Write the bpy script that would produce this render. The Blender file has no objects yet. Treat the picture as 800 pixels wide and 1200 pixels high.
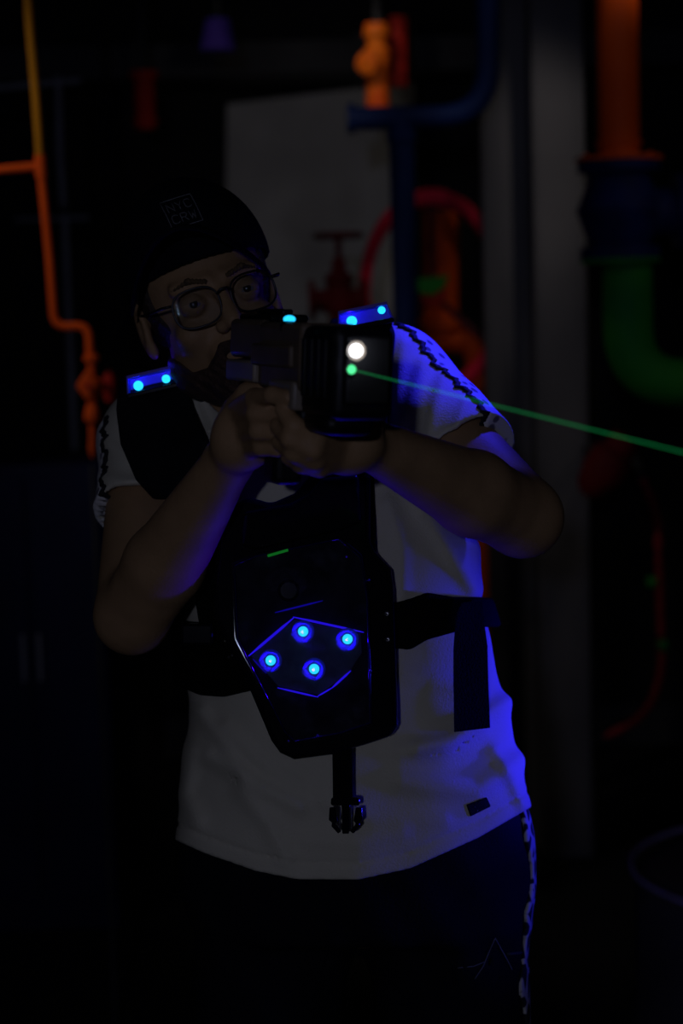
import bpy, math, random
import numpy as np
from mathutils import Vector
random.seed(7)
rng = np.random.default_rng(7)
SC = bpy.context.scene
COL = SC.collection
PI = math.pi
FPX = 2200.0
# ------------------------------------------------------------------ camera frame
CAM = np.array([0.0, -2.2, 1.53]); PITCH = math.radians(6.0); ROLL = math.radians(1.6)
_r0 = np.array([1.0, 0, 0]); _f0 = np.array([0, math.cos(PITCH), -math.sin(PITCH)]); _u0 = np.array([0, math.sin(PITCH), math.cos(PITCH)])
CR = _r0*math.cos(ROLL) - _u0*math.sin(ROLL)
CU = _u0*math.cos(ROLL) + _r0*math.sin(ROLL)
CF = _f0
BASIS = np.stack([CR, CF, CU])          # rows: figure axes in world
def toW(p):
    p = np.asarray(p, float); q = p + np.array([0, 2.2, 0]); return CAM + q @ BASIS
def toF(w):
    return (np.asarray(w, float) - CAM) @ BASIS.T - np.array([0, 2.2, 0])
def F(px, py, y=0.0):
    """point of the figure's own frame (x right, y back, z up, metres)"""
    d = 2.2 + y
    return np.array([(px-400)/FPX*d, y, (600-py)/FPX*d])
def W(px, py, Y):
    """world point at world depth Y"""
    d = CR*((px-400)/FPX) + CU*((600-py)/FPX) + CF
    return CAM + d*((Y-CAM[1])/d[1])
def mpx(Y): return (Y-CAM[1])/FPX       # metres per pixel at depth
# ------------------------------------------------------------------ objects
def tag(o, label=None, cat=None, group=None, kind=None):
    if label: o['label'] = label
    if cat: o['category'] = cat
    if group: o['group'] = group
    if kind: o['kind'] = kind
    return o
ORG = {}
def empty(name, loc, label=None, cat=None, group=None):
    o = bpy.data.objects.new(name, None); COL.objects.link(o); o.location = loc
    o.empty_display_size = 0.05
    ORG[o] = np.array(loc, float)
    return tag(o, label, cat, group)
def link(name, me, m, parent=None, org=None):
    o = bpy.data.objects.new(name, me); COL.objects.link(o)
    if m is not None: me.materials.append(m)
    if parent is not None:
        o.parent = parent; ORG[o] = ORG[parent]
    else:
        ORG[o] = np.array(org if org is not None else (0, 0, 0), float); o.location = ORG[o]
    return o
def mesh(name, V, faces, m, parent=None, smooth=True, sharp=None):
    """V in world coordinates"""
    V = np.asarray(V, float)
    if parent is not None: org = ORG[parent]
    else:
        lo, hi = V.min(0), V.max(0); org = np.array([(lo[0]+hi[0])/2, (lo[1]+hi[1])/2, lo[2]])
    me = bpy.data.meshes.new(name)
    me.from_pydata((V-org).tolist(), [], faces if isinstance(faces, list) else faces.tolist())
    me.update()
    if smooth: me.polygons.foreach_set('use_smooth', [True]*len(me.polygons))
    if sharp: me.set_sharp_from_angle(angle=math.radians(sharp))
    return link(name, me, m, parent, org)
def bevel(o, w, seg=2):
    b = o.modifiers.new('bevel', 'BEVEL'); b.width = w; b.segments = seg; b.limit_method = 'ANGLE'; b.angle_limit = math.radians(35)
    return o
class MB:
    """collects simple solids, in world coordinates"""
    def __init__(s): s.V = []; s.Fc = []
    def add(s, V, Fc):
        n = len(s.V); s.V += [tuple(v) for v in V]; s.Fc += [tuple(i+n for i in f) for f in Fc]; return s
    def box(s, c, hx, hy, hz, ax=None):
        ax = np.eye(3) if ax is None else ax
        c = np.asarray(c, float)
        V = [c + ax[0]*hx*i + ax[1]*hy*j + ax[2]*hz*k for k in (-1, 1) for j in (-1, 1) for i in (-1, 1)]
        s.add(V, [(0, 2, 3, 1), (4, 5, 7, 6), (0, 1, 5, 4), (2, 6, 7, 3), (0, 4, 6, 2), (1, 3, 7, 5)]); return s
    def tube(s, P, r, n=16, cap=True):
        P = [np.asarray(p, float) for p in P]; rs = r if isinstance(r, (list, tuple, np.ndarray)) else [r]*len(P)
        T = []
        for i in range(len(P)):
            a = P[max(i-1, 0)]; b = P[min(i+1, len(P)-1)]; t = b-a; T.append(t/np.linalg.norm(t))
        nrm = np.cross(T[0], [0.3, 0.9, 0.2]); nrm /= np.linalg.norm(nrm)
        V = []
        for i, p in enumerate(P):
            nrm = nrm - T[i]*np.dot(nrm, T[i]); nrm /= np.linalg.norm(nrm); bn = np.cross(T[i], nrm)
            for k in range(n):
                a = 2*PI*k/n; V.append(p + rs[i]*(nrm*math.cos(a)+bn*math.sin(a)))
        Fc = [(i*n+k, i*n+(k+1) % n, (i+1)*n+(k+1) % n, (i+1)*n+k) for i in range(len(P)-1) for k in range(n)]
        if cap: Fc += [tuple(range(n-1, -1, -1)), tuple((len(P)-1)*n+k for k in range(n))]
        s.add(V, Fc); return s
    def lathe(s, a, b, prof, n=24):
        """prof: (t, r) pairs along a->b, t in metres"""
        a = np.asarray(a, float); d = np.asarray(b, float)-a; d /= np.linalg.norm(d)
        u = np.cross(d, [0.31, 0.9, 0.25]); u /= np.linalg.norm(u); v = np.cross(d, u)
        V = []
        for t, r in prof:
            for k in range(n):
                an = 2*PI*k/n; V.append(a + d*t + r*(u*math.cos(an)+v*math.sin(an)))
        Fc = [(i*n+k, i*n+(k+1) % n, (i+1)*n+(k+1) % n, (i+1)*n+k) for i in range(len(prof)-1) for k in range(n)]
        Fc += [tuple(range(n-1, -1, -1)), tuple((len(prof)-1)*n+k for k in range(n))]
        s.add(V, Fc); return s
    def torus(s, c, ax1, ax2, R, r, n=64, m=12, a0=0, a1=2*PI):
        c = np.asarray(c, float); ax3 = np.cross(ax1, ax2); V = []; full = abs(a1-a0-2*PI) < 1e-6
        N = n if full else n+1
        for i in range(N):
            a = a0+(a1-a0)*i/n; e = ax1*math.cos(a)+ax2*math.sin(a)
            for k in range(m):
                b = 2*PI*k/m; V.append(c + e*(R+r*math.cos(b)) + ax3*r*math.sin(b))
        Fc = [(i*m+k, i*m+(k+1) % m, ((i+1) % N)*m+(k+1) % m, ((i+1) % N)*m+k) for i in range(n) for k in range(m)]
        if not full: Fc += [tuple(range(m-1, -1, -1)), tuple((N-1)*m+k for k in range(m))]
        s.add(V, Fc); return s
    def sphere(s, c, r, n=16, m=10, sc=(1, 1, 1), ax=None):
        ax = np.eye(3) if ax is None else ax
        c = np.asarray(c, float); V = [c+ax[2]*r*sc[2]]
        for j in range(1, m):
            ph = PI*j/m
            for i in range(n):
                th = 2*PI*i/n
                V.append(c + r*(ax[0]*sc[0]*math.sin(ph)*math.cos(th)+ax[1]*sc[1]*math.sin(ph)*math.sin(th)+ax[2]*sc[2]*math.cos(ph)))
        V.append(c-ax[2]*r*sc[2]); L = len(V)-1
        Fc = [(0, 1+i, 1+(i+1) % n) for i in range(n)]
        Fc += [(1+j*n+i, 1+(j+1)*n+i, 1+(j+1)*n+(i+1) % n, 1+j*n+(i+1) % n) for j in range(m-2) for i in range(n)]
        Fc += [(1+(m-2)*n+i, L, 1+(m-2)*n+(i+1) % n) for i in range(n)]
        s.add(V, Fc); return s
    def prism(s, front, back):
        n = len(front)
        s.add(list(front)+list(back), [tuple(range(n)), tuple(range(2*n-1, n-1, -1))] + [(i, i+n, (i+1) % n+n, (i+1) % n) for i in range(n)]); return s
    def build(s, name, m, parent=None, smooth=True, sharp=35, bev=None):
        o = mesh(name, s.V, s.Fc, m, parent, smooth, sharp)
        bm_fix(o)
        if bev: bevel(o, bev)
        return o
import bmesh
def bm_fix(o):
    b = bmesh.new(); b.from_mesh(o.data); bmesh.ops.recalc_face_normals(b, faces=b.faces); b.to_mesh(o.data); b.free()
def fillet(P, R, n=8):
    P = [np.asarray(p, float) for p in P]; out = [P[0]]
    for i in range(1, len(P)-1):
        a, b, c = P[i-1], P[i], P[i+1]; u = a-b; v = c-b
        r = min(R, np.linalg.norm(u)*.49, np.linalg.norm(v)*.49)
        u /= np.linalg.norm(u); v /= np.linalg.norm(v); p0 = b+u*r; p1 = b+v*r
        for k in range(n+1):
            t = k/n; out.append(p0*(1-t)**2 + b*2*t*(1-t) + p1*t*t)
    out.append(P[-1]); return out
# ------------------------------------------------------------------ materials
def mat(name, col, rough=0.6, metal=0.0, var=0.15, scale=30, bump=0.0, bscale=None, spec=0.5, wear=None, coat=0):
    m = bpy.data.materials.new(name); m.use_nodes = True; nt = m.node_tree; N = nt.nodes; L = nt.links
    b = N['Principled BSDF']; b.inputs['Roughness'].default_value = rough; b.inputs['Metallic'].default_value = metal
    b.inputs['Specular IOR Level'].default_value = spec
    if coat: b.inputs['Coat Weight'].default_value = coat; b.inputs['Coat Roughness'].default_value = .08
    tc = N.new('ShaderNodeTexCoord'); no = N.new('ShaderNodeTexNoise'); no.inputs['Scale'].default_value = scale; no.inputs['Detail'].default_value = 4
    L.new(tc.outputs['Object'], no.inputs['Vector'])
    r = N.new('ShaderNodeValToRGB'); r.color_ramp.elements[0].position = .3; r.color_ramp.elements[1].position = .7
    c2 = wear if wear else tuple(min(1, c*(1+var)) for c in col)
    r.color_ramp.elements[0].color = tuple(c*(1-var) for c in col)+(1,); r.color_ramp.elements[1].color = tuple(c2)+(1,)
    L.new(no.outputs['Fac'], r.inputs['Fac']); L.new(r.outputs['Color'], b.inputs['Base Color'])
    if bump:
        n2 = N.new('ShaderNodeTexNoise'); n2.inputs['Scale'].default_value = bscale or scale*6; n2.inputs['Detail'].default_value = 3
        L.new(tc.outputs['Object'], n2.inputs['Vector'])
        bu = N.new('ShaderNodeBump'); bu.inputs['Strength'].default_value = bump; bu.inputs['Distance'].default_value = .004
        L.new(n2.outputs['Fac'], bu.inputs['Height']); L.new(bu.outputs['Normal'], b.inputs['Normal'])
    return m
def emat(name, col, strength):
    m = bpy.data.materials.new(name); m.use_nodes = True; nt = m.node_tree; N = nt.nodes; N.clear()
    e = N.new('ShaderNodeEmission'); e.inputs[0].default_value = tuple(col)+(1,); e.inputs[1].default_value = strength
    o = N.new('ShaderNodeOutputMaterial'); nt.links.new(e.outputs[0], o.inputs[0]); return m
def glassmat(name, tint=(1, 1, 1), gloss=.06, rough=.05, emis=None, spots=False):
    m = bpy.data.materials.new(name); m.use_nodes = True; nt = m.node_tree; N = nt.nodes; L = nt.links; N.clear()
    t = N.new('ShaderNodeBsdfTransparent'); t.inputs[0].default_value = tuple(tint)+(1,)
    g = N.new('ShaderNodeBsdfGlossy'); g.inputs['Roughness'].default_value = rough
    fr = N.new('ShaderNodeFresnel'); fr.inputs[0].default_value = 1.4
    mx = N.new('ShaderNodeMixShader'); L.new(fr.outputs[0], mx.inputs[0]); L.new(t.outputs[0], mx.inputs[1]); L.new(g.outputs[0], mx.inputs[2])
    o = N.new('ShaderNodeOutputMaterial'); out = mx.outputs[0]
    if spots:
        d = N.new('ShaderNodeBsdfDiffuse'); d.inputs[0].default_value = (.35, .35, .38, 1)
        no = N.new('ShaderNodeTexNoise'); no.inputs['Scale'].default_value = 26; no.inputs['Detail'].default_value = 6; no.inputs['Roughness'].default_value = .7
        tc = N.new('ShaderNodeTexCoord'); L.new(tc.outputs['Object'], no.inputs['Vector'])
        r = N.new('ShaderNodeValToRGB'); r.color_ramp.elements[0].position = .55; r.color_ramp.elements[1].position = .78
        r.color_ramp.elements[0].color = (.003, .003, .003, 1); r.color_ramp.elements[1].color = (.07, .07, .07, 1); L.new(no.outputs['Fac'], r.inputs[0])
        m2 = N.new('ShaderNodeMixShader'); L.new(r.outputs[0], m2.inputs[0]); L.new(out, m2.inputs[1]); L.new(d.outputs[0], m2.inputs[2]); out = m2.outputs[0]
    L.new(out, o.inputs[0]); return m
# ------------------------------------------------------------------ distance fields
def nz(v): v = np.asarray(v, float); return v/np.linalg.norm(v)
def rc(p, a, b, ra, rb):
    a = np.asarray(a, np.float32); b = np.asarray(b, np.float32); ab = b-a
    t = np.clip(((p-a)@ab)/float(ab@ab), 0, 1); q = p-a-t[:, None]*ab
    return np.sqrt((q*q).sum(1)) - (ra+(rb-ra)*t)
def chain(p, pts, rs, k=0.004):
    d = None
    for i in range(len(pts)-1):
        e = rc(p, pts[i], pts[i+1], rs[i], rs[i+1]); d = e if d is None else smin(d, e, k)
    return d
def ell(p, c, r, R=None):
    q = p-np.asarray(c, np.float32)
    if R is not None: q = q@np.asarray(R, np.float32).T
    r = np.asarray(r, np.float32); a = q/r; k0 = np.sqrt((a*a).sum(1)); b = a/r; k1 = np.sqrt((b*b).sum(1))
    return k0*(k0-1)/np.maximum(k1, 1e-6)
def smin(a, b, k):
    h = np.clip(.5+.5*(b-a)/k, 0, 1); return b+(a-b)*h-k*h*(1-h)
def smax(a, b, k): return -smin(-a, -b, k)
def sbox(p, c, h, R=None, r=0.0):
    q = p-np.asarray(c, np.float32)
    if R is not None: q = q@np.asarray(R, np.float32).T
    q = np.abs(q)-(np.asarray(h, np.float32)-r)
    return np.sqrt((np.maximum(q, 0)**2).sum(1))+np.minimum(q.max(1), 0)-r
def poly2(u, v, pts):
    """signed distance to a 2-D polygon"""
    pts = np.asarray(pts, float); n = len(pts); d = np.full(u.shape, 1e18); s = np.ones(u.shape)
    for i in range(n):
        ax, ay = pts[i]; bx, by = pts[i-1]; ex, ey = bx-ax, by-ay; wx, wy = u-ax, v-ay
        t = np.clip((wx*ex+wy*ey)/(ex*ex+ey*ey), 0, 1); qx, qy = wx-ex*t, wy-ey*t; d = np.minimum(d, qx*qx+qy*qy)
        c1 = v >= ay; c2 = v < by; c3 = ex*wy > ey*wx
        s = np.where((c1 & c2 & c3) | (~c1 & ~c2 & ~c3), -s, s)
    return s*np.sqrt(d)
def outline(p, pts, r=0.0):
    """distance (m) to an outline swept in depth"""
    d = 2.2+p[:, 1]; u = 400+FPX*p[:, 0]/d; v = 600-FPX*p[:, 2]/d
    return poly2(u, v, pts)/1000.0 - r
def nets(fn, lo, hi, h):
    lo = np.asarray(lo, float); hi = np.asarray(hi, float); B = 4
    nb = np.ceil((hi-lo)/(h*B)).astype(int)+1; n = nb*B+1
    # coarse
    cx = [lo[i]+(np.arange(nb[i])+.5)*h*B for i in range(3)]
    G = np.stack(np.meshgrid(*cx, indexing='ij'), -1).reshape(-1, 3).astype(np.float32)
    dc = fn(G).reshape(nb); act = np.abs(dc) < h*B*1.6
    val = np.where(np.repeat(np.repeat(np.repeat(dc, B, 0), B, 1), B, 2) > 0, 1.0, -1.0).astype(np.float32)
    full = np.ones(n, np.float32); full[:n[0]-1, :n[1]-1, :n[2]-1] = val
    m = np.zeros(n, bool); a = np.argwhere(act)
    mm = np.repeat(np.repeat(np.repeat(act, B, 0), B, 1), B, 2)
    m[:-1, :-1, :-1] |= mm; m[1:, :-1, :-1] |= mm; m[:-1, 1:, :-1] |= mm; m[:-1, :-1, 1:] |= mm
    m[1:, 1:, :-1] |= mm; m[1:, :-1, 1:] |= mm; m[:-1, 1:, 1:] |= mm; m[1:, 1:, 1:] |= mm
    idx = np.argwhere(m); P = (lo+idx*h).astype(np.float32)
    out = np.empty(len(P), np.float32); CH = 400000
    for i in range(0, len(P), CH): out[i:i+CH] = fn(P[i:i+CH])
    full[m] = out
    full[0] = np.maximum(full[0], 1e-3); full[-1] = np.maximum(full[-1], 1e-3)
    full[:, 0] = np.maximum(full[:, 0], 1e-3); full[:, -1] = np.maximum(full[:, -1], 1e-3)
    full[:, :, 0] = np.maximum(full[:, :, 0], 1e-3); full[:, :, -1] = np.maximum(full[:, :, -1], 1e-3)
    s = full < 0
    c = [s[i:n[0]-1+i, j:n[1]-1+j, k:n[2]-1+k] for i in (0, 1) for j in (0, 1) for k in (0, 1)]
    cnt = sum(x.astype(np.int8) for x in c); cell = (cnt > 0) & (cnt < 8)
    ci = np.argwhere(cell); vid = -np.ones(cell.shape, np.int32); vid[cell] = np.arange(len(ci))
    acc = np.zeros((len(ci), 3)); num = np.zeros(len(ci))
    offs = [np.array(o) for o in [(i, j, k) for i in (0, 1) for j in (0, 1) for k in (0, 1)]]
    for o in offs:
        for ax in range(3):
            if o[ax]: continue
            o2 = o.copy(); o2[ax] = 1
            A = full[tuple((ci+o).T)]; Bv = full[tuple((ci+o2).T)]; x = (A < 0) != (Bv < 0)
            t = np.where(x, A/np.where(x, A-Bv, 1), 0); pt = o+np.zeros((len(ci), 3)); pt[:, ax] += t
            acc += pt*x[:, None]; num += x
    V = lo+(ci+acc/num[:, None])*h
    Fs = []
    for ax in range(3):
        a2, a3 = (ax+1) % 3, (ax+2) % 3
        sl0 = [slice(None)]*3; sl1 = [slice(None)]*3; sl0[ax] = slice(0, n[ax]-1); sl1[ax] = slice(1, n[ax])
        e = s[tuple(sl0)] != s[tuple(sl1)]; ids = np.argwhere(e)
        ok = (ids[:, a2] > 0) & (ids[:, a3] > 0) & (ids[:, a2] < n[a2]-1) & (ids[:, a3] < n[a3]-1); ids = ids[ok]
        ins = s[tuple(ids.T)]
        q = []
        for da, db in ((0, 0), (-1, 0), (-1, -1), (0, -1)):
            j = ids.copy(); j[:, a2] += da; j[:, a3] += db; q.append(vid[tuple(j.T)])
        q = np.stack(q, 1); q[~ins] = q[~ins][:, ::-1]; Fs.append(q[:, ::1])
    return V, np.concatenate(Fs)
def sdf(name, fn, lo, hi, h, m, parent, relax=0):
    V, Q = nets(fn, lo, hi, h)
    if relax:
        E = np.concatenate([Q[:, [i, (i+1) % 4]] for i in range(4)])
        deg = np.bincount(E.ravel(), minlength=len(V))[:, None]
        for _ in range(relax):
            S = np.zeros_like(V)
            for d in range(3): S[:, d] = np.bincount(E[:, 0], V[E[:, 1], d], len(V))+np.bincount(E[:, 1], V[E[:, 0], d], len(V))
            V = V*.5+.5*S/deg
    print('sdf', name, len(V)); return mesh(name, toW(V), Q, m, parent)
# ================================================================== materials
M = {}
M['skin'] = mat('skin', (.45, .27, .125), .55, var=.12, scale=25, bump=.15, bscale=300, spec=.3)
M['lip'] = mat('lip', (.42, .17, .11), .5, var=.1)
M['hair'] = mat('hair', (.035, .02, .013), .7, var=.4, scale=120, bump=.8, bscale=240)
M['brow'] = mat('eyebrow_hair', (.13, .08, .03), .8, var=.3, scale=140)
M['beard'] = mat('beard', (.075, .038, .022), .8, var=.4, scale=140, bump=1, bscale=260)
M['shirt'] = mat('shirt_cotton', (.80, .75, .55), .9, var=.03, scale=12, bump=.25, bscale=420, spec=.1)
M['black_cloth'] = mat('black_cloth', (.010, .010, .012), .9, var=.2, scale=30, bump=.4, bscale=500, spec=.15)
M['cap'] = mat('cap_cloth', (.007, .008, .012), .9, var=.2, scale=30, bump=.4, bscale=500, spec=.1)
M['webbing'] = mat('webbing', (.005, .0055, .004), .9, var=.2, scale=60, bump=.5, bscale=400, spec=.04)
M['trousers'] = mat('trouser_jersey', (.008, .008, .013), .9, var=.2, scale=20, bump=.3, bscale=300, spec=.1)
M['thread'] = mat('grey_thread', (.30, .30, .30), .8, var=.2)
M['seam'] = mat('black_piping', (.01, .01, .012), .8)
M['plastic'] = mat('black_plastic', (.006, .006, .008), .09, var=.2, scale=20, bump=.012, bscale=30, spec=.4)
M['gun'] = mat('gun_shell', (.18, .128, .078), .5, var=.25, scale=18, bump=.1, spec=.4)
M['gun_grey'] = mat('gun_grey_panel', (.32, .26, .19), .45, var=.2, scale=18)
M['gun_black'] = mat('gun_black', (.008, .008, .009), .45, var=.2, spec=.3)
M['board'] = mat('circuit_board', (.020, .020, .032), .8, var=.6, scale=35, spec=.1)
M['panel'] = mat('lit_panel_plastic', (.09, .09, .16), .7, var=.3, scale=60, spec=.2)
M['frame'] = mat('glasses_frame', (.012, .010, .010), .35)
M['eye'] = mat('eye_white', (.28, .24, .2), .25, var=.05)
M['iris'] = mat('iris', (.03, .025, .02), .2)
M['steel'] = mat('steel_rivet', (.5, .5, .52), .3, metal=1, var=.1)
M['lens'] = glassmat('spectacle_lens', (.93, .95, .97), rough=.0)
M['cover'] = glassmat('clear_cover', (.9, .9, .93), rough=.015, spots=True)
M['led'] = emat('blue_led', (.02, .55, 1.0), 1.6)
M['led_w'] = emat('white_led', (.85, .9, 1.0), 4)
M['led_g'] = emat('green_laser_aperture', (.10, 1.0, .35), 1.2)
M['guide'] = emat('blue_light_guide', (.025, .008, 1.0), .75)
M['guide_dim'] = emat('blue_light_guide_faint', (.02, .006, 1.0), .22)
M['green_glint'] = emat('laser_reflection', (.01, .25, .03), .35)  # glow that imitates the laser's reflection
M['halo_ring'] = mat('blue_halo_ring', (.07, .02, .5), .5, var=.1)  # blue of the LED halo put into the ring colour
M['diffuser'] = mat('led_blue_housing', (.10, .035, .75), .5, var=.1)  # clear plastic; blue LED light put into its colour
def lace_mat():
    m = mat('lace_trim', (.82, .80, .74), .9, var=.03); nt = m.node_tree; N = nt.nodes; L = nt.links; b = N['Principled BSDF']
    tc = N['Texture Coordinate']; w = N.new('ShaderNodeTexVoronoi'); w.inputs['Scale'].default_value = 55; L.new(tc.outputs['Object'], w.inputs['Vector'])
    r = N.new('ShaderNodeValToRGB'); r.color_ramp.elements[0].position = .22; r.color_ramp.elements[1].position = .34
    r.color_ramp.elements[0].color = (.18, .16, .2, 1); r.color_ramp.elements[1].color = (.82, .8, .74, 1)
    L.new(w.outputs['Distance'], r.inputs['Fac']); L.new(r.outputs[0], b.inputs['Base Color']); return m
M['lace'] = lace_mat()
def stripe_mat():
    m = mat('patterned_stripe', (.5, .5, .5), .9); nt = m.node_tree; N = nt.nodes; L = nt.links; b = N['Principled BSDF']
    tc = N['Texture Coordinate']; w = N.new('ShaderNodeTexVoronoi'); w.feature = 'DISTANCE_TO_EDGE'; w.inputs['Scale'].default_value = 42; L.new(tc.outputs['Object'], w.inputs['Vector'])
    r = N.new('ShaderNodeValToRGB'); r.color_ramp.elements[0].position = .10; r.color_ramp.elements[1].position = .16
    r.color_ramp.elements[0].color = (.6, .58, .55, 1); r.color_ramp.elements[1].color = (.01, .01, .014, 1)
    L.new(w.outputs['Distance'], r.inputs['Fac']); L.new(r.outputs[0], b.inputs['Base Color']); return m
M['stripe'] = stripe_mat()
# ================================================================== figure geometry
# head frame
yw, rl, pt = math.radians(13), math.radians(18.5), math.radians(4)
hx = np.array([math.cos(yw), math.sin(yw), 0]); hy = np.array([-math.sin(yw), math.cos(yw), 0]); hz = np.array([0, 0, 1.0])
hy, hz = hy*math.cos(pt)+hz*math.sin(pt), hz*math.cos(pt)-hy*math.sin(pt)
Rr = np.array([[math.cos(rl), 0, -math.sin(rl)], [0, 1, 0], [math.sin(rl), 0, math.cos(rl)]])  # roll about the depth axis
HR = np.stack([hx@Rr.T, hy@Rr.T, hz@Rr.T])
HR[:, 2] *= 1
# make +x of the head rise to the right of the picture
def _roll(v): return np.array([v[0]*math.cos(rl)-v[2]*math.sin(rl), v[1], v[0]*math.sin(rl)+v[2]*math.cos(rl)])
HR = np.stack([_roll(hx), _roll(hy), _roll(hz)])
HC = F(244, 357, .0)
def HL(x, y, z): return HC + x*HR[0]+y*HR[1]+z*HR[2]        # head-local -> frame
def to_head(p): return (p-HC.astype(np.float32))@HR.T.astype(np.float32)
def head_sdf(p, ears=True, lids=True):
    q = to_head(p); ax = q.copy(); ax[:, 0] = np.abs(ax[:, 0])
    d = ell(q, (0, .012, .03), (.075, .096, .088))
    d = smin(d, ell(q, (0, -.028, -.045), (.056, .060, .074)), .02)
    d = smin(d, ell(q, (0, -.070, -.098), (.026, .024, .020)), .022)
    d = smin(d, ell(ax, (.040, -.008, -.066), (.020, .036, .027)), .02)
    d = smin(d, ell(ax, (.040, -.062, -.032), (.020, .022, .018)), .014)
    d = smin(d, rc(ax, (.010, -.084, .020), (.046, -.070, .021), .010, .008), .010)
    d = smax(d, -ell(ax, (.032, -.096, .000), (.020, .014, .013)), .008)
    if lids: d = smin(d, smax(ell(ax, (.032, -.076, .0), (.0165, .0155, .0150)), -ell(ax, (.032, -.094, -.0012), (.0122, .012, .0019)), .002), .003)
    d = smin(d, rc(q, (0, -.086, .012), (0, -.112, -.030), .0075, .0105), .008)
    d = smin(d, ell(ax, (.0115, -.099, -.034), (.0085, .011, .008)), .006)
    d = smax(d, -ell(ax, (.0065, -.107, -.0415), (.0032, .005, .004)), .002)
    d = smin(d, ell(q, (0, -.084, -.062), (.030, .016, .016)), .012)
    d = smin(d, rc(ax, (.0, -.0985, -.0625), (.018, -.091, -.066), .0045, .0030), .004)
    d = smin(d, rc(ax, (.0, -.0975, -.0725), (.016, -.090, -.069), .0055, .0030), .004)
    d = smax(d, -rc(ax, (.0, -.105, -.0672), (.022, -.094, -.0668), .0016, .0012), .002)
    if ears:
        e = ell(ax, (.080, .012, -.006), (.0075, .020, .032)); e = smax(e, -ell(ax, (.088, .008, -.004), (.007, .012, .021)), .004)
        e = smin(e, ell(ax, (.078, .004, -.034), (.006, .009, .010)), .006)
        d = smin(d, e, .006)
    return d
# torso cross-sections: row, left and right outline (pixels), depth centre, half depth
ST = np.array([(440, 300, 420, .080, .060), (470, 250, 465, .080, .085), (520, 196, 500, .075, .115), (560, 190, 530, .07, .130), (640, 210, 560, .065, .140),
               (700, 214, 562, .06, .143), (760, 217, 574, .06, .148), (830, 222, 592, .06, .152), (900, 219, 607, .06, .152), (960, 210, 619, .06, .150), (1040, 205, 626, .06, .146), (1100, 225, 612, .06, .14)], float)
TZ = (600-ST[:, 0])/FPX*2.26; TL = (ST[:, 1]-400)/FPX*2.26; TR = (ST[:, 2]-400)/FPX*2.26
o_ = np.argsort(TZ)
def torso(p, grow=0.0, bot=-.50):
    z = p[:, 2]; f = lambda a: np.interp(z, TZ[o_], a[o_])
    L_, R_, cy, b = f(TL), f(TR), f(ST[:, 3]), f(ST[:, 4])
    a = (R_-L_)/2+grow; b = b+grow; cx = (L_+R_)/2; n = 2.25
    x = np.abs(p[:, 0]-cx)/a; y = np.abs(p[:, 1]-cy)/b
    k = np.power(np.power(x, n)+np.power(y, n)+1e-9, 1/n)
    d = (k-1)*np.minimum(a, b)*.95
    return smax(smax(d, z-(TZ.max()+.0+grow), .03), bot-z, .02)
NB = F(318, 452, .085)
SR = F(180, 515, .080); SL = F(460, 452, .062)          # shoulder joints (image left / image right)
ER = F(155, 722, -.075); EL = F(612, 606, -.105)        # elbows
WR = F(268, 540, -.235); WL = F(434, 521, -.300)        # wrists
def lerp(a, b, t): return a+(b-a)*t
def shoulders(p, g):
    d = rc(p, NB, SR, .050+g, .050+g); d = smin(d, rc(p, NB, SL, .050+g, .054+g), .02)
    return d
SLV_R = (SR, lerp(SR, ER, .62)); SLV_L = (SL, lerp(SL, EL, .86))
UVW = None
def px_of(p):
    d = 2.2+p[:, 1]; return 400+FPX*p[:, 0]/d, 600-FPX*p[:, 2]/d
FOLDS = [  # (points, amplitude, width px)  creases of the shirt seen on its front
    ([(474, 402), (462, 470), (445, 560)], .006, 7), ([(496, 425), (480, 470), (462, 510)], .006, 7), ([(520, 440), (505, 490), (500, 520)], .005, 6),
    ([(545, 470), (535, 500), (530, 525)], .004, 5), ([(500, 600), (530, 650), (556, 690)], .007, 9), ([(455, 590), (470, 640), (470, 700)], .005, 8),
    ([(560, 850), (520, 872), (470, 880)], .006, 10), ([(612, 890), (560, 925), (510, 922), (470, 915)], .008, 11), ([(600, 820), (570, 836), (530, 868), (490, 876)], .006, 9),
    ([(470, 790), (520, 800), (560, 812)], .004, 9), ([(235, 835), (262, 870), (285, 905)], .006, 8), ([(245, 885), (290, 915), (350, 945)], .007, 9),
    ([(265, 850), (300, 890), (350, 920)], .004, 7), ([(285, 930), (315, 965), (335, 1005)], .006, 9), ([(360, 985), (420, 985), (470, 975)], .004, 9),
    ([(225, 880), (215, 930), (230, 960)], .005, 9), ([(125, 520), (150, 535), (180, 540)], .004, 6), ([(122, 560), (150, 565), (185, 560)], .004, 6), ([(380, 940), (440, 960), (520, 960)], .003, 8),
    ([(235, 465), (252, 500), (262, 530)], .006, 6), ([(580, 880), (600, 910), (615, 945)], .005, 7)]
HEM = np.array([(190, 975), (207, 985), (240, 1000), (300, 1021), (350, 1031), (420, 1031), (480, 1018), (560, 982), (620, 947), (650, 935)], float)
def sleeves(p, g=0.0, trimmed=True):
    r = rc(p, *SLV_R, .058+g, .060+g); l = rc(p, *SLV_L, .061+g, .066+g)
    if trimmed: r = np.maximum(r, cut(p, SR, ER, .43)); l = np.maximum(l, cut(p, SL, EL, .585))
    return r, l
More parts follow.
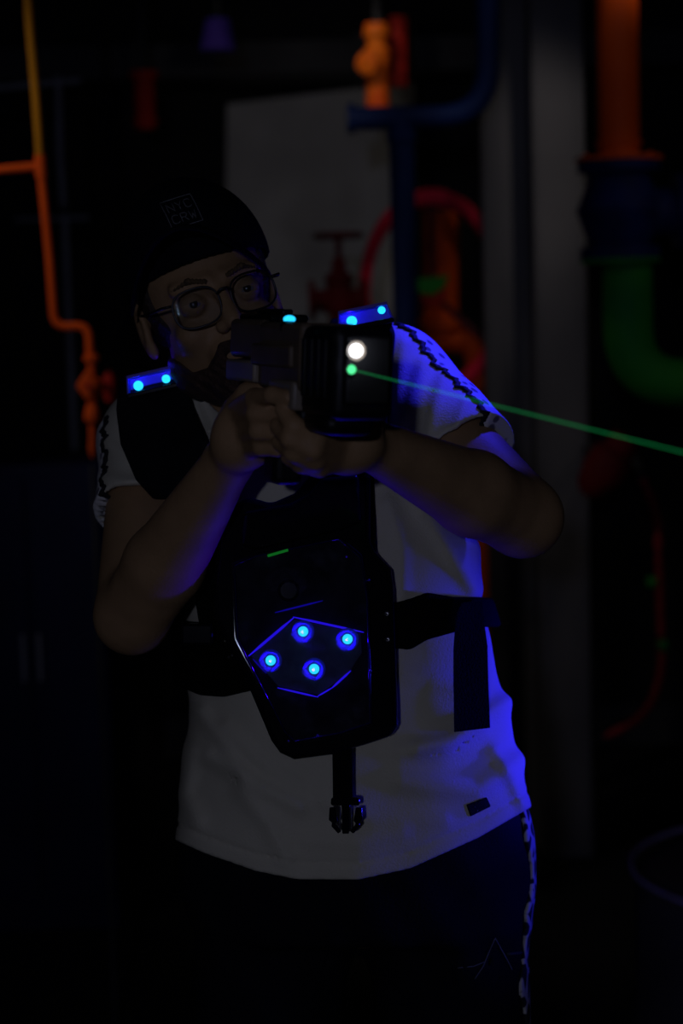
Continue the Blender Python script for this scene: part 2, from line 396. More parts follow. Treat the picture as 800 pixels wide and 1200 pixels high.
def shirt_solid(p, folds=True):
    d = torso(p)
    d = smin(d, shoulders(p, .012), .03)
    r, l = sleeves(p); d = smin(smin(d, r, .025), l, .03)
    if folds:
        u, v = px_of(p); fr = np.clip((.10-p[:, 1])/.06, 0, 1)
        for pts, am, w in FOLDS:
            m = 1e9*np.ones_like(u)
            for i in range(len(pts)-1):
                (ax, ay), (bx, by) = pts[i], pts[i+1]; ex, ey = bx-ax, by-ay
                t = np.clip(((u-ax)*ex+(v-ay)*ey)/(ex*ex+ey*ey), 0, 1); m = np.minimum(m, (u-ax-ex*t)**2+(v-ay-ey*t)**2)
            d = d-am*fr*np.exp(-m/(w*w*1.7))
        hv = np.interp(u, HEM[:, 0], HEM[:, 1]); d = d+.0022*np.exp(-((v-hv+20)/2.6)**2)
        d = d-.0025*np.sin(u/23.+v/37.)*np.sin(v/29.-u/51.)*fr
    return d
def cut(p, a, b, t):
    a = np.asarray(a); n = nz(b-a); return (p-(a+(b-a)*t).astype(np.float32))@n.astype(np.float32)
def shirt(p):
    D = shirt_solid(p); u, v = px_of(p)
    d = np.maximum(D, -(D+.0062))
    d = np.maximum(d, (v-np.interp(u, HEM[:, 0], HEM[:, 1]))/1000)
    r, l = sleeves(p, -.0062, False)
    d = np.maximum(d, -np.minimum(np.maximum(r, -cut(p, SR, ER, .25)), np.maximum(l, -cut(p, SL, EL, .3))))
    d = np.maximum(d, -(rc(p, F(300, 440, .03), NB+np.array([0, .0, -.01]), .066, .066)))
    return d
# hips and legs, straight down in the world
HPR_w = toW(F(325, 1010, .065)); HPL_w = toW(F(512, 1004, .060))
KR_w = HPR_w*[1, 1, 0]+np.array([-.035, -.03, .49]); KL_w = HPL_w*[1, 1, 0]+np.array([.03, -.05, .49])
AR_w = HPR_w*[1, 1, 0]+np.array([-.06, .03, .085]); AL_w = HPL_w*[1, 1, 0]+np.array([.05, .0, .085])
HPR, HPL, KR, KL, AR, AL = [toF(v) for v in (HPR_w, HPL_w, KR_w, KL_w, AR_w, AL_w)]
def legs(p, g):
    d = ell(p, F(415, 985, .065), (.185+g, .125+g, .12))
    for h, k, a in ((HPR, KR, AR), (HPL, KL, AL)):
        d = smin(d, rc(p, h, k, .090+g, .060+g), .03); d = smin(d, rc(p, k, a, .058+g, .040+g*1.3), .02)
    return d
def trousers(p):
    D = smin(legs(p, .013), torso(p, -.007), .02)
    D = D-.002*np.sin(p[:, 2]*55+p[:, 0]*30)*np.sin(p[:, 0]*60)
    w = CAM + (p.astype(float)+[0, 2.2, 0])@BASIS
    d = np.maximum(D, -(D+.006)); d = np.maximum(d, .075-w[:, 2]); return np.maximum(d, (w[:, 2]-.965))
# hands -------------------------------------------------------------------------------
def hand_r(p):
    d = ell(p, F(289, 506, -.275), (.033, .022, .040), rotm(-25))
    d = smin(d, rc(p, WR, F(284, 515, -.268), .027, .026), .02)
    fr = [  # knuckle, middle joint, end joint, tip - wrapped round the grip
        ([F(281, 478, -.290), F(298, 466, -.345), F(320, 463, -.385), F(338, 466, -.400)], (.0105, .0095, .0088, .0078)),
        ([F(284, 490, -.295), F(300, 484, -.350), F(326, 487, -.362), F(345, 492, -.345)], (.0108, .0102, .0092, .0082)),
        ([F(288, 508, -.295), F(303, 505, -.345), F(327, 508, -.355), F(345, 511, -.338)], (.0104, .0100, .0090, .0080)),
        ([F(292, 526, -.290), F(306, 524, -.333), F(326, 526, -.343), F(340, 528, -.328)], (.0095, .0090, .0082, .0072))]
    for pts, r in fr: d = smin(d, chain(p, pts, r), .005)
    d = smin(d, chain(p, [F(281, 505, -.262), F(276, 480, -.262), F(290, 461, -.268), F(312, 455, -.285)], (.016, .0135, .0115, .0095)), .007)
    return d
def hand_l(p):
    d = ell(p, F(404, 522, -.335), (.037, .024, .027), rotm(12))
    d = smin(d, rc(p, WL, F(412, 523, -.325), .026, .024), .02)
    fr = [
        ([F(398, 510, -.352), F(370, 514, -.392), F(345, 499, -.402), F(331, 480, -.392)], (.0115, .0105, .0095, .0085)),
        ([F(396, 522, -.355), F(366, 527, -.393), F(340, 514, -.398), F(325, 500, -.375)], (.0115, .0108, .0096, .0085)),
        ([F(396, 533, -.350), F(368, 540, -.382), F(343, 531, -.388), F(327, 519, -.365)], (.0110, .0102, .0092, .0080)),
        ([F(398, 542, -.340), F(374, 549, -.368), F(352, 545, -.373), F(336, 536, -.355)], (.0098, .0090, .0082, .0072))]
    for pts, r in fr: d = smin(d, chain(p, pts, r), .0045)
    d = smin(d, chain(p, [F(422, 515, -.325), F(434, 496, -.345), F(436, 476, -.360), F(430, 460, -.372)], (.016, .0130, .0110, .0090)), .008)
    return d
def rotm(deg):
    a = math.radians(deg); return np.array([[math.cos(a), 0, math.sin(a)], [0, 1, 0], [-math.sin(a), 0, math.cos(a)]])
def body(p):
    d = torso(p, -.016); d = smin(d, shoulders(p, -.004), .03)
    d = smin(d, legs(p, -.006), .03)
    d = smin(d, rc(p, HL(0, .03, -.055), NB+np.array([0, 0, -.02]), .056, .060), .03)
    d = smin(d, head_sdf(p), .012)
    d = smin(d, rc(p, SR, ER, .050, .042), .02); d = smin(d, rc(p, ER, lerp(ER, WR, .35), .041, .0445), .012)
    d = smin(d, rc(p, lerp(ER, WR, .35), WR, .0445, .026), .01)
    d = smin(d, rc(p, SL, EL, .052, .045), .02); d = smin(d, rc(p, EL, lerp(EL, WL, .35), .042, .046), .012)
    d = smin(d, rc(p, lerp(EL, WL, .35), WL, .046, .026), .01)
    h = np.minimum(hand_r(p), hand_l(p)); hr = hand_r(p); hl = hand_l(p)
    fa = smin(d, hr, .006); d = np.minimum(fa, smin(d, hl, .006))
    for a, k in ((AR, KR), (AL, KL)):
        dn = nz(toF(toW(a)+np.array([0, 0, -1.0]))-a); fw = nz(toF(toW(a)+np.array([0, -1.0, 0]))-a)
        d = smin(d, rc(p, a+dn*.035, a+dn*.050+fw*.13, .030, .022), .02)
    return d
# ================================================================== the person
root_w = np.array([(AR_w[0]+AL_w[0])/2, AR_w[1], 0.0])
PERSON = empty('person', root_w, 'man in a black cap, glasses and white t-shirt aiming a laser tag gun', 'person')
BODY = sdf('body', body, (-.36, -.45, -1.42), (.36, .26, .40), .0034, M['skin'], PERSON, relax=1)
def surf(fn, px, py, y0=-.35, y1=.2, st=.002):
    ys = np.arange(y0, y1, st); P = np.array([F(px, py, y) for y in ys], np.float32); d = fn(P); i = np.argmax(d < 0)
    if not (d < 0).any(): return None
    return P[i].astype(float)
def normal(fn, p):
    e = .004; P = np.array([p+e*np.eye(3)[i]*s for i in range(3) for s in (1, -1)], np.float32); d = fn(P); return nz([d[0]-d[1], d[2]-d[3], d[4]-d[5]])
for s in (-1, 1):
    c = HL(.032*s, -.0775, 0); ey = MB().sphere(toW(c), .0128, 24, 16).build('eye', M['eye'], BODY)
    g = nz(np.array([.10, -1, -.02])); cw = toW(c); gw = g@BASIS
    MB().sphere(toW(c+g*.0104), .0056, 16, 10, (1, .5, 1), BASIS).build('iris', M['iris'], BODY)
for s in (-1, 1):
    def lid(p, s=s):
        q = to_head(p)-np.array([.032*s, -.0775, 0], np.float32); r = np.sqrt((q*q).sum(1))
        d = np.maximum(r-.0146, .0131-r); zt = .0022-8*q[:, 0]**2; zb = -.0046+14*q[:, 0]**2
        slit = np.maximum(np.maximum(q[:, 2]-zt, zb-q[:, 2]), q[:, 1]); return np.maximum(smax(d, -slit, .0006), q[:, 1]-.002)
    c = HL(.032*s, -.0775, 0); sdf('eyelid', lid, c-.018, c+.018, .0009, M['skin'], BODY, relax=1)
def hair(p):
    q = to_head(p); d = ell(q, (0, .014, .03), (.081, .102, .092)); d = d-.0015*np.sin(q[:, 0]*900)*np.sin(q[:, 2]*400)
    reg = np.maximum(q[:, 2]-.06, -.035-q[:, 2]); reg = np.maximum(reg, -.028-q[:, 1]-.5*np.clip(-q[:, 2], 0, 1))
    ax = q.copy(); ax[:, 0] = np.abs(ax[:, 0]); 
    return np.maximum(smax(d, reg, .004), -ell(ax, (.085, .014, -.006), (.02, .024, .036)))
sdf('hair', hair, HC-.16, HC+.16, .003, M['hair'], BODY)
def beard(p):
    q = to_head(p); x = np.abs(q[:, 0]); d = head_sdf(p, ears=False)-.0065-.0012*np.sin(q[:, 0]*700+q[:, 2]*500)
    zb = -.050-.022*np.clip((x-.020)/.016, 0, 1)+np.clip(x-.052, 0, .1)*2.0
    r = smax(q[:, 2]-zb, q[:, 1]-.020, .006); r = smax(r, -.125-q[:, 2], .01)
    r = smax(r, -ell(q, (0, -.100, -.0675), (.018, .02, .0060)), .002)
    return smax(d, r, .004)
sdf('beard', beard, HC-.17, HC+.15, .0026, M['beard'], BODY)
for s in (-1, 1):
    def brow(p, s=s):
        q = to_head(p); c = chain(q, [(s*.013, -.092, .020), (s*.032, -.090, .026), (s*.050, -.076, .021)], (.0030, .0028, .0012)); return c+.0008*np.sin(q[:, 0]*1500)
    sdf('eyebrow', brow, HL(.032*s, -.09, .02)-.04, HL(.032*s, -.09, .02)+.04, .0014, M['brow'], BODY)
# ---- t-shirt
TSHIRT = sdf('tshirt', shirt, (-.34, -.20, -.50), (.34, .26, .26), .0029, M['shirt'], PERSON, relax=1)
def arm_coords(p, a, b, fr):
    ax = nz(b-a); e1 = np.array(fr, float); e1 = nz(e1-ax*np.dot(e1, ax)); e2 = np.cross(ax, e1)
    if e2[1] > 0: e2 = -e2
    q = p-a.astype(np.float32); return q@ax.astype(np.float32), np.arctan2(q@e2.astype(np.float32), q@e1.astype(np.float32))
def trim(p, a, b, fr, t0, t1, th0, th1, lo, hi, wob, t_end):
    D = shirt_solid(p); t, th = arm_coords(p, a, b, fr); L = np.linalg.norm(b-a)
    w = wob*np.sin(t*260)+.6*wob*np.sin(t*610+1)
    r = np.maximum(th0+w-th, th-th1-w)*.062
    d = np.maximum(np.maximum(D-hi, lo-D), r); return np.maximum(d, np.maximum(t0-t, t-t_end))
LL = np.linalg.norm(EL-SL); LR = np.linalg.norm(ER-SR)
bl = (F(380, 380, -.20), F(620, 600, .20))
blo = np.array([-.03, -.20, -.03]); bhi = np.array([.25, .22, .27])
sdf('sleeve_trim', lambda p: trim(p, SL, EL, (1, 0, 1), -.035, 0, -.75, .60, -.001, .0030, .05, LL*.595), blo, bhi, .002, M['lace'], TSHIRT)
sdf('sleeve_piping', lambda p: trim(p, SL, EL, (1, 0, 1), -.035, 0, .60, .71, -.001, .0040, .05, LL*.59), blo, bhi, .0018, M['seam'], TSHIRT)
blo = F(110, 640, .0)-np.array([.03, .16, .02]); bhi = F(210, 440, .0)+np.array([.03, .18, .02])
sdf('sleeve_trim', lambda p: trim(p, SR, ER, (-1, 0, 0), 0, 0, -.75, .55, -.001, .0030, .06, LR*.43), blo, bhi, .0022, M['lace'], TSHIRT)
sdf('sleeve_piping', lambda p: trim(p, SR, ER, (-1, 0, 0), 0, 0, .55, .68, -.001, .0040, .06, LR*.43), blo, bhi, .0020, M['seam'], TSHIRT)
def hang(pts, fn, lift, name, m, parent, r=.0006, n=8, closed=False):
    out = []
    for i in range(len(pts)-1):
        for k in range(n):
            t = k/n; a, b = pts[i], pts[i+1]; q = surf(fn, a[0]+(b[0]-a[0])*t, a[1]+(b[1]-a[1])*t)
            if q is not None: out.append(toW(q+np.array([0, -lift, 0])))
    q = surf(fn, *pts[-1]); out.append(toW(q+np.array([0, -lift, 0])))
    return MB().tube(out, r, 6).build(name, m, parent, sharp=None)
def patch(pts, fn, lo, hi, name, m, parent, h=.0016, r=0):
    P = np.array([surf(fn, x, y) if surf(fn, x, y) is not None else F(x, y, 0) for x, y in pts]); 
    return sdf(name, lambda p: np.maximum(np.maximum(fn(p)-hi, lo-fn(p)), np.maximum(outline(p, pts, r), p[:, 1]-.06)), P.min(0)-.015, P.max(0)+.015, h, m, parent)
TAG = patch([(546, 943), (570, 934), (575, 945), (551, 957)], shirt_solid, -.001, .0022, 'hem_label', M['black_cloth'], TSHIRT, .0012)
hang([(551, 949), (556, 945), (557, 951), (563, 946), (566, 941), (570, 943), (567, 948), (563, 946)], shirt_solid, .0030, 'label_lettering', M['thread'], TSHIRT, .0005, 3)
# ---- trousers and shoes
TROUSERS = sdf('trousers', trousers, (-.34, -.25, -1.36), (.36, .26, -.30), .0042, M['trousers'], PERSON, relax=1)
trs = lambda p: smin(legs(p, .013), torso(p, -.007), .02)
def stripe(p):
    D = trs(p); yc = .035+.006*np.sin(p[:, 2]*70); w = CAM + (p.astype(float)+[0, 2.2, 0])@BASIS
    d = np.maximum(np.maximum(D-.004, -D), np.abs(p[:, 1]-yc)-.022); return np.maximum(np.maximum(d, -p[:, 0]+.12), np.maximum(w[:, 2]-.98, .1-w[:, 2]))
sdf('side_stripe', stripe, (.08, -.10, -1.33), (.36, .16, -.30), .003, M['stripe'], TROUSERS)
tr = trs
for pts in ([(556, 1147), (566, 1132), (572, 1117), (580, 1099)], [(580, 1099), (590, 1117), (596, 1128), (600, 1136)], [(536, 1134), (555, 1132), (567, 1127)]):
    hang(pts, tr, .0015, 'embroidered_line', M['thread'], TROUSERS, .00045, 5)
hang([(594, 1118), (611, 1116)], tr, .0012, 'embroidered_line', mat('faint_thread', (.05, .05, .05), .9), TROUSERS, .0016, 4)
for a in (AR_w, AL_w):
    def shoe(p, a=a):
        w = (CAM + (p.astype(float)+[0, 2.2, 0])@BASIS - a*[1, 1, 0]).astype(np.float32)
        d = ell(w, (0, -.035, .045), (.048, .145, .040)); d = smin(d, ell(w, (0, .035, .075), (.042, .060, .055)), .03)
        d = smax(d, -.012-w[:, 2]*-1-.0, .0) if False else d
        sole = np.maximum(np.maximum(ell(w, (0, -.035, .02), (.052, .150, .060)), w[:, 2]-.030), .0015-w[:, 2])
        return np.minimum(smax(d, .01-w[:, 2], .004), sole)
    c = toF(a+np.array([0, -.04, 0])); sdf('shoe', shoe, c-.2, c+.2, .005, M['black_cloth'], PERSON)
# ---- cap
def crown(p):
    q = to_head(p); d = ell(q, (0, .010, .048), (.089, .109, .104)); bot = .034-.10*np.clip(-q[:, 1], -.1, .1)*-1*0
    th = np.arctan2(q[:, 0], q[:, 1]-.01); d = d+.0010*np.exp(-(np.sin(3*th)/.06)**2)
    d = np.maximum(d, -(d+.004)); return np.maximum(d, .034+.012*np.clip(-q[:, 1]/.1, -1, 1)-q[:, 2])
CAP = sdf('cap', crown, HC-.05-np.array([.15, .12, 0]), HC+.22, .0028, M['cap'], PERSON, relax=1)
def brim(p):
    q = to_head(p).copy(); q_ = q.copy(); an = math.radians(15); q[:, 0] = q_[:, 0]*math.cos(an)-q_[:, 1]*-math.sin(an)*-1; q[:, 1] = q_[:, 1]*math.cos(an)-q_[:, 0]*math.sin(an)
    q[:, 0] = q_[:, 0]*math.cos(an)-q_[:, 1]*math.sin(an)*1; q[:, 1] = q_[:, 1]*math.cos(an)+q_[:, 0]*math.sin(an)
    zc = .086-11.5*q[:, 0]**2+.10*(q[:, 1]+.09)
    k = np.sqrt((q[:, 0]/.082)**2+((q[:, 1]+.075)/.098)**2); o = (k-1)*.08
    inn = -ell(q, (0, .010, .048), (.086, .106, .099)); z = np.abs(q[:, 2]-zc)*.75-.0022
    return np.maximum(np.maximum(smax(o, z, .001), q[:, 1]+.055), inn)
sdf('brim', brim, HC-.2, HC+.16, .0022, M['cap'], CAP, relax=1)
MB().sphere(toW(HL(0, .010, .1525)), .007, 16, 8, (1, 1, .5)).build('top_button', M['cap'], CAP)
def head_front(x, z):   # point on the crown front
    yv = -math.sqrt(max(0, 1-(x/.089)**2-((z-.048)/.104)**2))*.109+.010; return HL(x, yv, z)
def on_crown(pts, r, name, lift=.0012, n=6):
    out = []
    for i in range(len(pts)-1):
        for k in range(n+1 if i == len(pts)-2 else n):
            t = k/n; x = pts[i][0]+(pts[i+1][0]-pts[i][0])*t; z = pts[i][1]+(pts[i+1][1]-pts[i][1])*t
            out.append(toW(head_front(x, z)-HR[1]*lift))
    return MB().tube(out, r, 6).build(name, M['thread_dim'], CAP, sharp=None)
M['thread_dim'] = mat('dark_grey_thread', (.20, .20, .20), .8, var=.3, scale=200)
PX, PZ, S_ = -.012, .104, .0175
on_crown([(PX-S_, PZ+S_), (PX+S_, PZ+S_), (PX+S_, PZ-S_), (PX-S_, PZ-S_), (PX-S_, PZ+S_)], .0006, 'patch_border')
GL = {'N': [[(0, 0), (0, 1), (.8, 0), (.8, 1)]], 'Y': [[(0, 1), (.4, .5), (.8, 1)], [(.4, .5), (.4, 0)]], 'C': [[(.8, .85), (.6, 1), (.2, 1), (0, .8), (0, .2), (.2, 0), (.6, 0), (.8, .15)]],
      'R': [[(0, 0), (0, 1), (.6, 1), (.8, .8), (.6, .5), (0, .5)], [(.4, .5), (.8, 0)]], 'W': [[(0, 1), (.2, 0), (.4, .7), (.6, 0), (.8, 1)]]}
for row, word in ((PZ+.0025, 'NYC'), (PZ-.0125, 'CRW')):
    for i, ch in enumerate(word):
        for st in GL[ch]:
            on_crown([(PX-.0135+i*.0098+a*.0088, row+b*.0100) for a, b in st], .00055, 'patch_letter', n=3)
# ---- glasses
GLS = empty('glasses', toW(HL(0, -.1, 0)), None, None); GLS.parent = PERSON
GLS.location = (Vector(toW(HL(0, -.1, 0)))-Vector(root_w))
for s in (-1, 1):
    ring = []
    for k in range(40):
        a = 2*PI*k/40; ca, sa = math.cos(a), math.sin(a); e = 2/2.7
        x = .0265*math.copysign(abs(ca)**e, ca); z = .0215*math.copysign(abs(sa)**e, sa)-.006
        ring.append(HL(s*.0335+x, -.108+.010*(abs(s*.0335+x)/.06)**2, z))
    ring_w = [toW(r) for r in ring]
    MB().tube(ring_w+[ring_w[0], ring_w[1]], .0013, 8, cap=False).build('rim', M['frame'], GLS, sharp=None)
    off = (HR[1]@BASIS)*.0008
    MB().prism([r-off for r in ring_w], [r+off for r in ring_w]).build('spectacle_lens', M['lens'], GLS, smooth=False, sharp=None)
    MB().tube([toW(HL(s*.0605, -.098, .004)), toW(HL(s*.070, -.092, .005)), toW(HL(s*.078, -.05, .006)), toW(HL(s*.0815, .004, .010)), toW(HL(s*.084, .03, .0)), toW(HL(s*.080, .042, -.018))], .0016, 8).build('temple', M['frame'], GLS, sharp=None)
MB().tube([toW(HL(-.009, -.109, .002)), toW(HL(-.004, -.112, .006)), toW(HL(.004, -.112, .006)), toW(HL(.009, -.109, .002))], .0014, 8).build('bridge', M['frame'], GLS, sharp=None)
# ================================================================== laser tag vest
VEST = empty('laser_tag_vest', toW(F(350, 880, -.1)), 'black laser tag vest with clear chest panel, blue lights and shoulder lamps', 'vest')
def band(pts, lo, hi, name, m, parent, h=.003, r=.004, yback=9, folds=False, box=None, ymin=-9):
    fn = lambda p: shirt_solid(p, folds)
    def f(p):
        D = fn(p); return np.maximum(smax(smax(D-hi, lo-D, .002), outline(p, pts, r), .004), np.maximum(p[:, 1]-yback, ymin-p[:, 1]))
    u = np.array(pts, float); x0, x1 = (u[:, 0].min()-412)/1000, (u[:, 0].max()-388)/1000; z1, z0 = (612-u[:, 1].min())/1000, (588-u[:, 1].max())/1000
    return sdf(name, f, (x0*1.12-.03 if x0 < 0 else x0*.85-.03, -.24, z0*1.12-.03 if z0 < 0 else z0*.85-.03), (x1*1.12+.03 if x1 > 0 else x1*.85+.03, .27, z1*1.12+.03), h, m, parent, relax=2)
band([(141, 440), (212, 430), (226, 478), (244, 520), (234, 552), (205, 583), (180, 584), (160, 562), (142, 520), (137, 480)], .003, .024, 'shoulder_pad', M['black_cloth'], VEST, r=.001)
band([(388, 375), (452, 362), (462, 392), (456, 440), (452, 500), (430, 520), (395, 520), (376, 490), (372, 430)], .003, .024, 'shoulder_pad', M['black_cloth'], VEST, r=.001)
band([(200, 560), (240, 530), (280, 592), (305, 610), (275, 735), (240, 748), (232, 700), (238, 640)], .003, .014, 'shoulder_strap', M['webbing'], VEST, yback=.05)
band([(372, 480), (452, 490), (440, 540), (434, 560), (438, 645), (430, 700), (350, 640), (366, 552)], .003, .015, 'shoulder_strap', M['webbing'], VEST, yback=.05)
band([(180, 520), (430, 480), (470, 560), (465, 860), (240, 870), (200, 700)], .003, .03, 'back_panel', M['black_cloth'], VEST, h=.005, ymin=.1)
band([(455, 708), (478, 702), (500, 694), (530, 699), (570, 700), (600, 704), (600, 735), (552, 735), (522, 744), (500, 750), (480, 762), (455, 759)], .001, .012, 'side_strap', M['webbing'], VEST, r=0, yback=.14, folds=True)
band([(190, 722), (222, 728), (262, 730), (262, 757), (222, 757), (190, 750)], .001, .013, 'side_strap', M['webbing'], VEST, r=0, yback=.14, folds=True)
band([(200, 752), (235, 756), (292, 752), (300, 806), (262, 815), (235, 813), (205, 800)], .001, .014, 'side_strap', M['webbing'], VEST, r=.002, yback=.14)
MB().box(toW(F(231, 743, -.085)), .018, .006, .012, BASIS).build('side_buckle', M['plastic'], VEST, bev=.003)
# hanging webbing end: a ribbon of real thickness
rib = [(541, 706, 565, 704), (534, 722, 566, 720), (531, 760, 571, 757), (531, 800, 572, 798), (532, 858, 574, 853)]
fr = []; bk = []
lft = [(a, b) for a, b, c, d in rib]; rgt = [(c, d) for a, b, c, d in rib][::-1]
ys = [-.060, -.064, -.072, -.080, -.086]
V = []; Fc = []
for i, (a, b, c, d) in enumerate(rib):
    for (x, y, yy) in ((a, b, ys[i]), (c, d, ys[i]+.028), (c, d, ys[i]+.031), (a, b, ys[i]+.003)): V.append(toW(F(x, y, yy)))
for i in range(len(rib)-1):
    for k in range(4): Fc.append((i*4+k, i*4+(k+1) % 4, i*4+4+(k+1) % 4, i*4+4+k))
Fc += [(0, 3, 2, 1), tuple(len(V)-4+k for k in range(4))]
ws = MB(); ws.add(V, Fc); ws.build('strap_end', M['webbing'], VEST, smooth=False)
# chest plate
PL = [(272, 590), (290, 582), (318, 590), (345, 578), (364, 556), (380, 540), (425, 540), (433, 556), (434, 636), (441, 650), (458, 668), (461, 690), (466, 850), (460, 862), (430, 872), (402, 880), (390, 884), (345, 890), (328, 882), (318, 868), (286, 792), (262, 748), (250, 722), (252, 660), (256, 615)]
def yp(py, px=355): return -.122-(py-560)/320*.030+(px-355)*.00009
def plate(pts, y0, y1, name, m, parent, bev=.004, **k):
    fr = [toW(F(x, y, yp(y, x)+y0)) for x, y in pts]; bk = [toW(F(x, y, yp(y, x)+y1)) for x, y in pts]
    o = MB().prism(fr, bk).build(name, m, parent, **k)
    if bev: bevel(o, bev, 3)
    return o
CHEST = plate(PL, 0, .032, 'chest_plate', M['plastic'], VEST, .006, sharp=30)
def inset(pts, s, c): return [(c[0]+(x-c[0])*s, c[1]+(y-c[1])*s) for x, y in pts]
BRD = [(272, 660), (300, 648), (398, 628), (424, 650), (432, 700), (436, 850), (400, 862), (345, 872), (334, 862), (300, 795), (276, 748)]
plate(BRD, -.0025, .004, 'circuit_board', M['board'], VEST, .001)
# raised frame around the window
def ringframe(pts, s, name, y0, y1):
    c = (np.mean([p[0] for p in pts]), np.mean([p[1] for p in pts])); inn = inset(pts, s, c); n = len(pts); V = []
    for P_, y in ((pts, y0), (inn, y0), (inn, y1), (pts, y1)): V += [toW(F(a, b, yp(b, a)+y)) for a, b in P_]
    Fc = [(k*n+i, k*n+(i+1) % n, ((k+1) % 4)*n+(i+1) % n, ((k+1) % 4)*n+i) for k in range(4) for i in range(n)]
    b = MB(); b.add(V, Fc); return b.build(name, M['plastic'], VEST, bev=.0022)
ringframe(BRD, .965, 'window_frame', -.014, .002)
plate(inset(BRD, .97, (355, 755)), -.0125, -.0110, 'clear_cover', M['cover'], VEST, 0, smooth=False)
rimpts = [(434, 560), (434, 636), (441, 650), (458, 668), (461, 690), (466, 850)]
MB().tube([toW(F(x-3, y, yp(y, x)-.001)) for x, y in rimpts], .003, 10).build('edge_bead', M['plastic'], VEST)
# upper vest module (dark box with a slit) and its speaker
plate([(285, 600), (340, 590), (362, 578), (378, 560), (420, 556), (424, 612), (398, 622), (300, 644), (282, 640)], -.010, .002, 'electronics_pod', M['plastic'], VEST, .005)
plate([(313, 650), (337, 643), (338, 646), (314, 653)], -.016, -.012, 'laser_reflection', M['green_glint'], VEST, 0)  # laser reflection on the plate, made as a glowing bar
MB().lathe(toW(F(338, 692, yp(692, 338)-.001)), toW(F(338, 692, yp(692, 338)-.02)), [(0, .012), (.004, .012), (.005, .010), (.003, .009)], 32).build('speaker', M['plastic'], VEST)
for x, y in ((453, 719), (454, 749)):
    a = F(x, y, yp(y, x)+.001); MB().lathe(toW(a), toW(a-np.array([0, .01, 0])), [(0, .0032), (.002, .0032), (.003, .0022), (.0028, .0014), (.001, .0012)], 20).build('rivet', M['steel'], VEST)
for x, y in ((406, 652), (432, 680), (262, 738), (272, 768), (288, 795), (290, 620), (357, 594), (434, 786), (372, 862), (338, 869), (268, 770)):
    MB().sphere(toW(F(x, y, yp(y, x)-.014 if 300 < x < 436 and y > 640 else yp(y))), .0014, 8, 6).build('screw', M['steel'], VEST)
# lit pentagon of light guides and four blue leds
def guide(a, b, r, m):
    P = [toW(F(a[0]+(b[0]-a[0])*t, a[1]+(b[1]-a[1])*t, yp(a[1]+(b[1]-a[1])*t, a[0]+(b[0]-a[0])*t)-.006)) for t in (0, .25, .5, .75, 1)]
    MB().tube(P, [r*.4, r, r, r, r*.4], 8).build('light_guide', m, VEST, sharp=None)
guide((291, 769), (344, 724), .0015, M['guide']); guide((343, 723), (426, 741), .0013, M['guide'])
guide((411, 786), (388, 807), .0012, M['guide']); guide((389, 806), (372, 816), .0009, M['guide']); guide((373, 817), (325, 806), .0010, M['guide']); guide((296, 772), (312, 789), .0009, M['guide_dim'])
guide((322, 718), (378, 704), .0010, M['guide_dim'])
plate([(294, 769), (345, 726), (422, 742), (424, 765), (409, 788), (373, 814), (326, 804)], -.005, -.002, 'lit_panel', M['panel'], VEST, .0005)
def lamp(name, loc_f, power, col=(.03, .0, 1.0), r=.003):
    l = bpy.data.lights.new(name, 'POINT'); l.energy = power; l.color = col; l.shadow_soft_size = r
    o = bpy.data.objects.new(name, l); COL.objects.link(o); o.location = toW(loc_f); return o
for x, y in ((355, 740), (407, 749), (317, 774), (368, 784)):
    a = F(x, y, yp(y, x)-.0045); MB().lathe(toW(a), toW(a-np.array([0, 1, 0])), [(0, .0115), (.0004, .0125), (.0018, .0125), (.0016, .0112), (.0004, .0060)], 28).build('led_halo_ring', M['halo_ring'], VEST)  # rings added to stand in for the halos round the LEDs
    c = F(x, y, yp(y, x)-.008); MB().sphere(toW(c), .0056, 20, 12, (1, .6, 1), BASIS).build('led', M['led'], VEST, sharp=None)
    lamp('led_glow', c+np.array([0, -.0075, 0]), .10, r=.002)
# bottom strap and buckle
plate([(389, 866), (413, 864), (413, 936), (390, 936)], .006, .010, 'bottom_strap', M['webbing'], VEST, .001)
y0 = yp(950)+.002
def bk_(pts, d0, d1, b=.0012): return plate(pts, .0+d0, .0+d1, 'buckle', M['plastic'], VEST, b)
plate([(388, 934), (421, 934), (422, 944), (387, 944)], -.001, .013, 'buckle', M['plastic'], VEST, .003)
plate([(386, 946), (393, 946), (396, 962), (393, 965), (400, 974), (396, 977), (388, 968), (389, 964), (385, 961)], .001, .011, 'buckle_prong', M['plastic'], VEST, .0012)
plate([(424, 946), (417, 946), (414, 962), (417, 965), (410, 974), (414, 977), (422, 968), (421, 964), (425, 961)], .001, .011, 'buckle_prong', M['plastic'], VEST, .0012)
plate([(400, 942), (410, 942), (409, 977), (401, 977)], .001, .010, 'buckle_prong', M['plastic'], VEST, .0012)
for xx in (398.5, 411.5): MB().tube([toW(F(xx, 946, yp(950, xx)+.001)), toW(F(xx+(.6 if xx > 405 else -.6), 974, yp(970, xx)+.003))], .0008, 6).build('buckle_spring', mat('grey_nylon', (.12, .12, .14), .4), VEST, sharp=None)
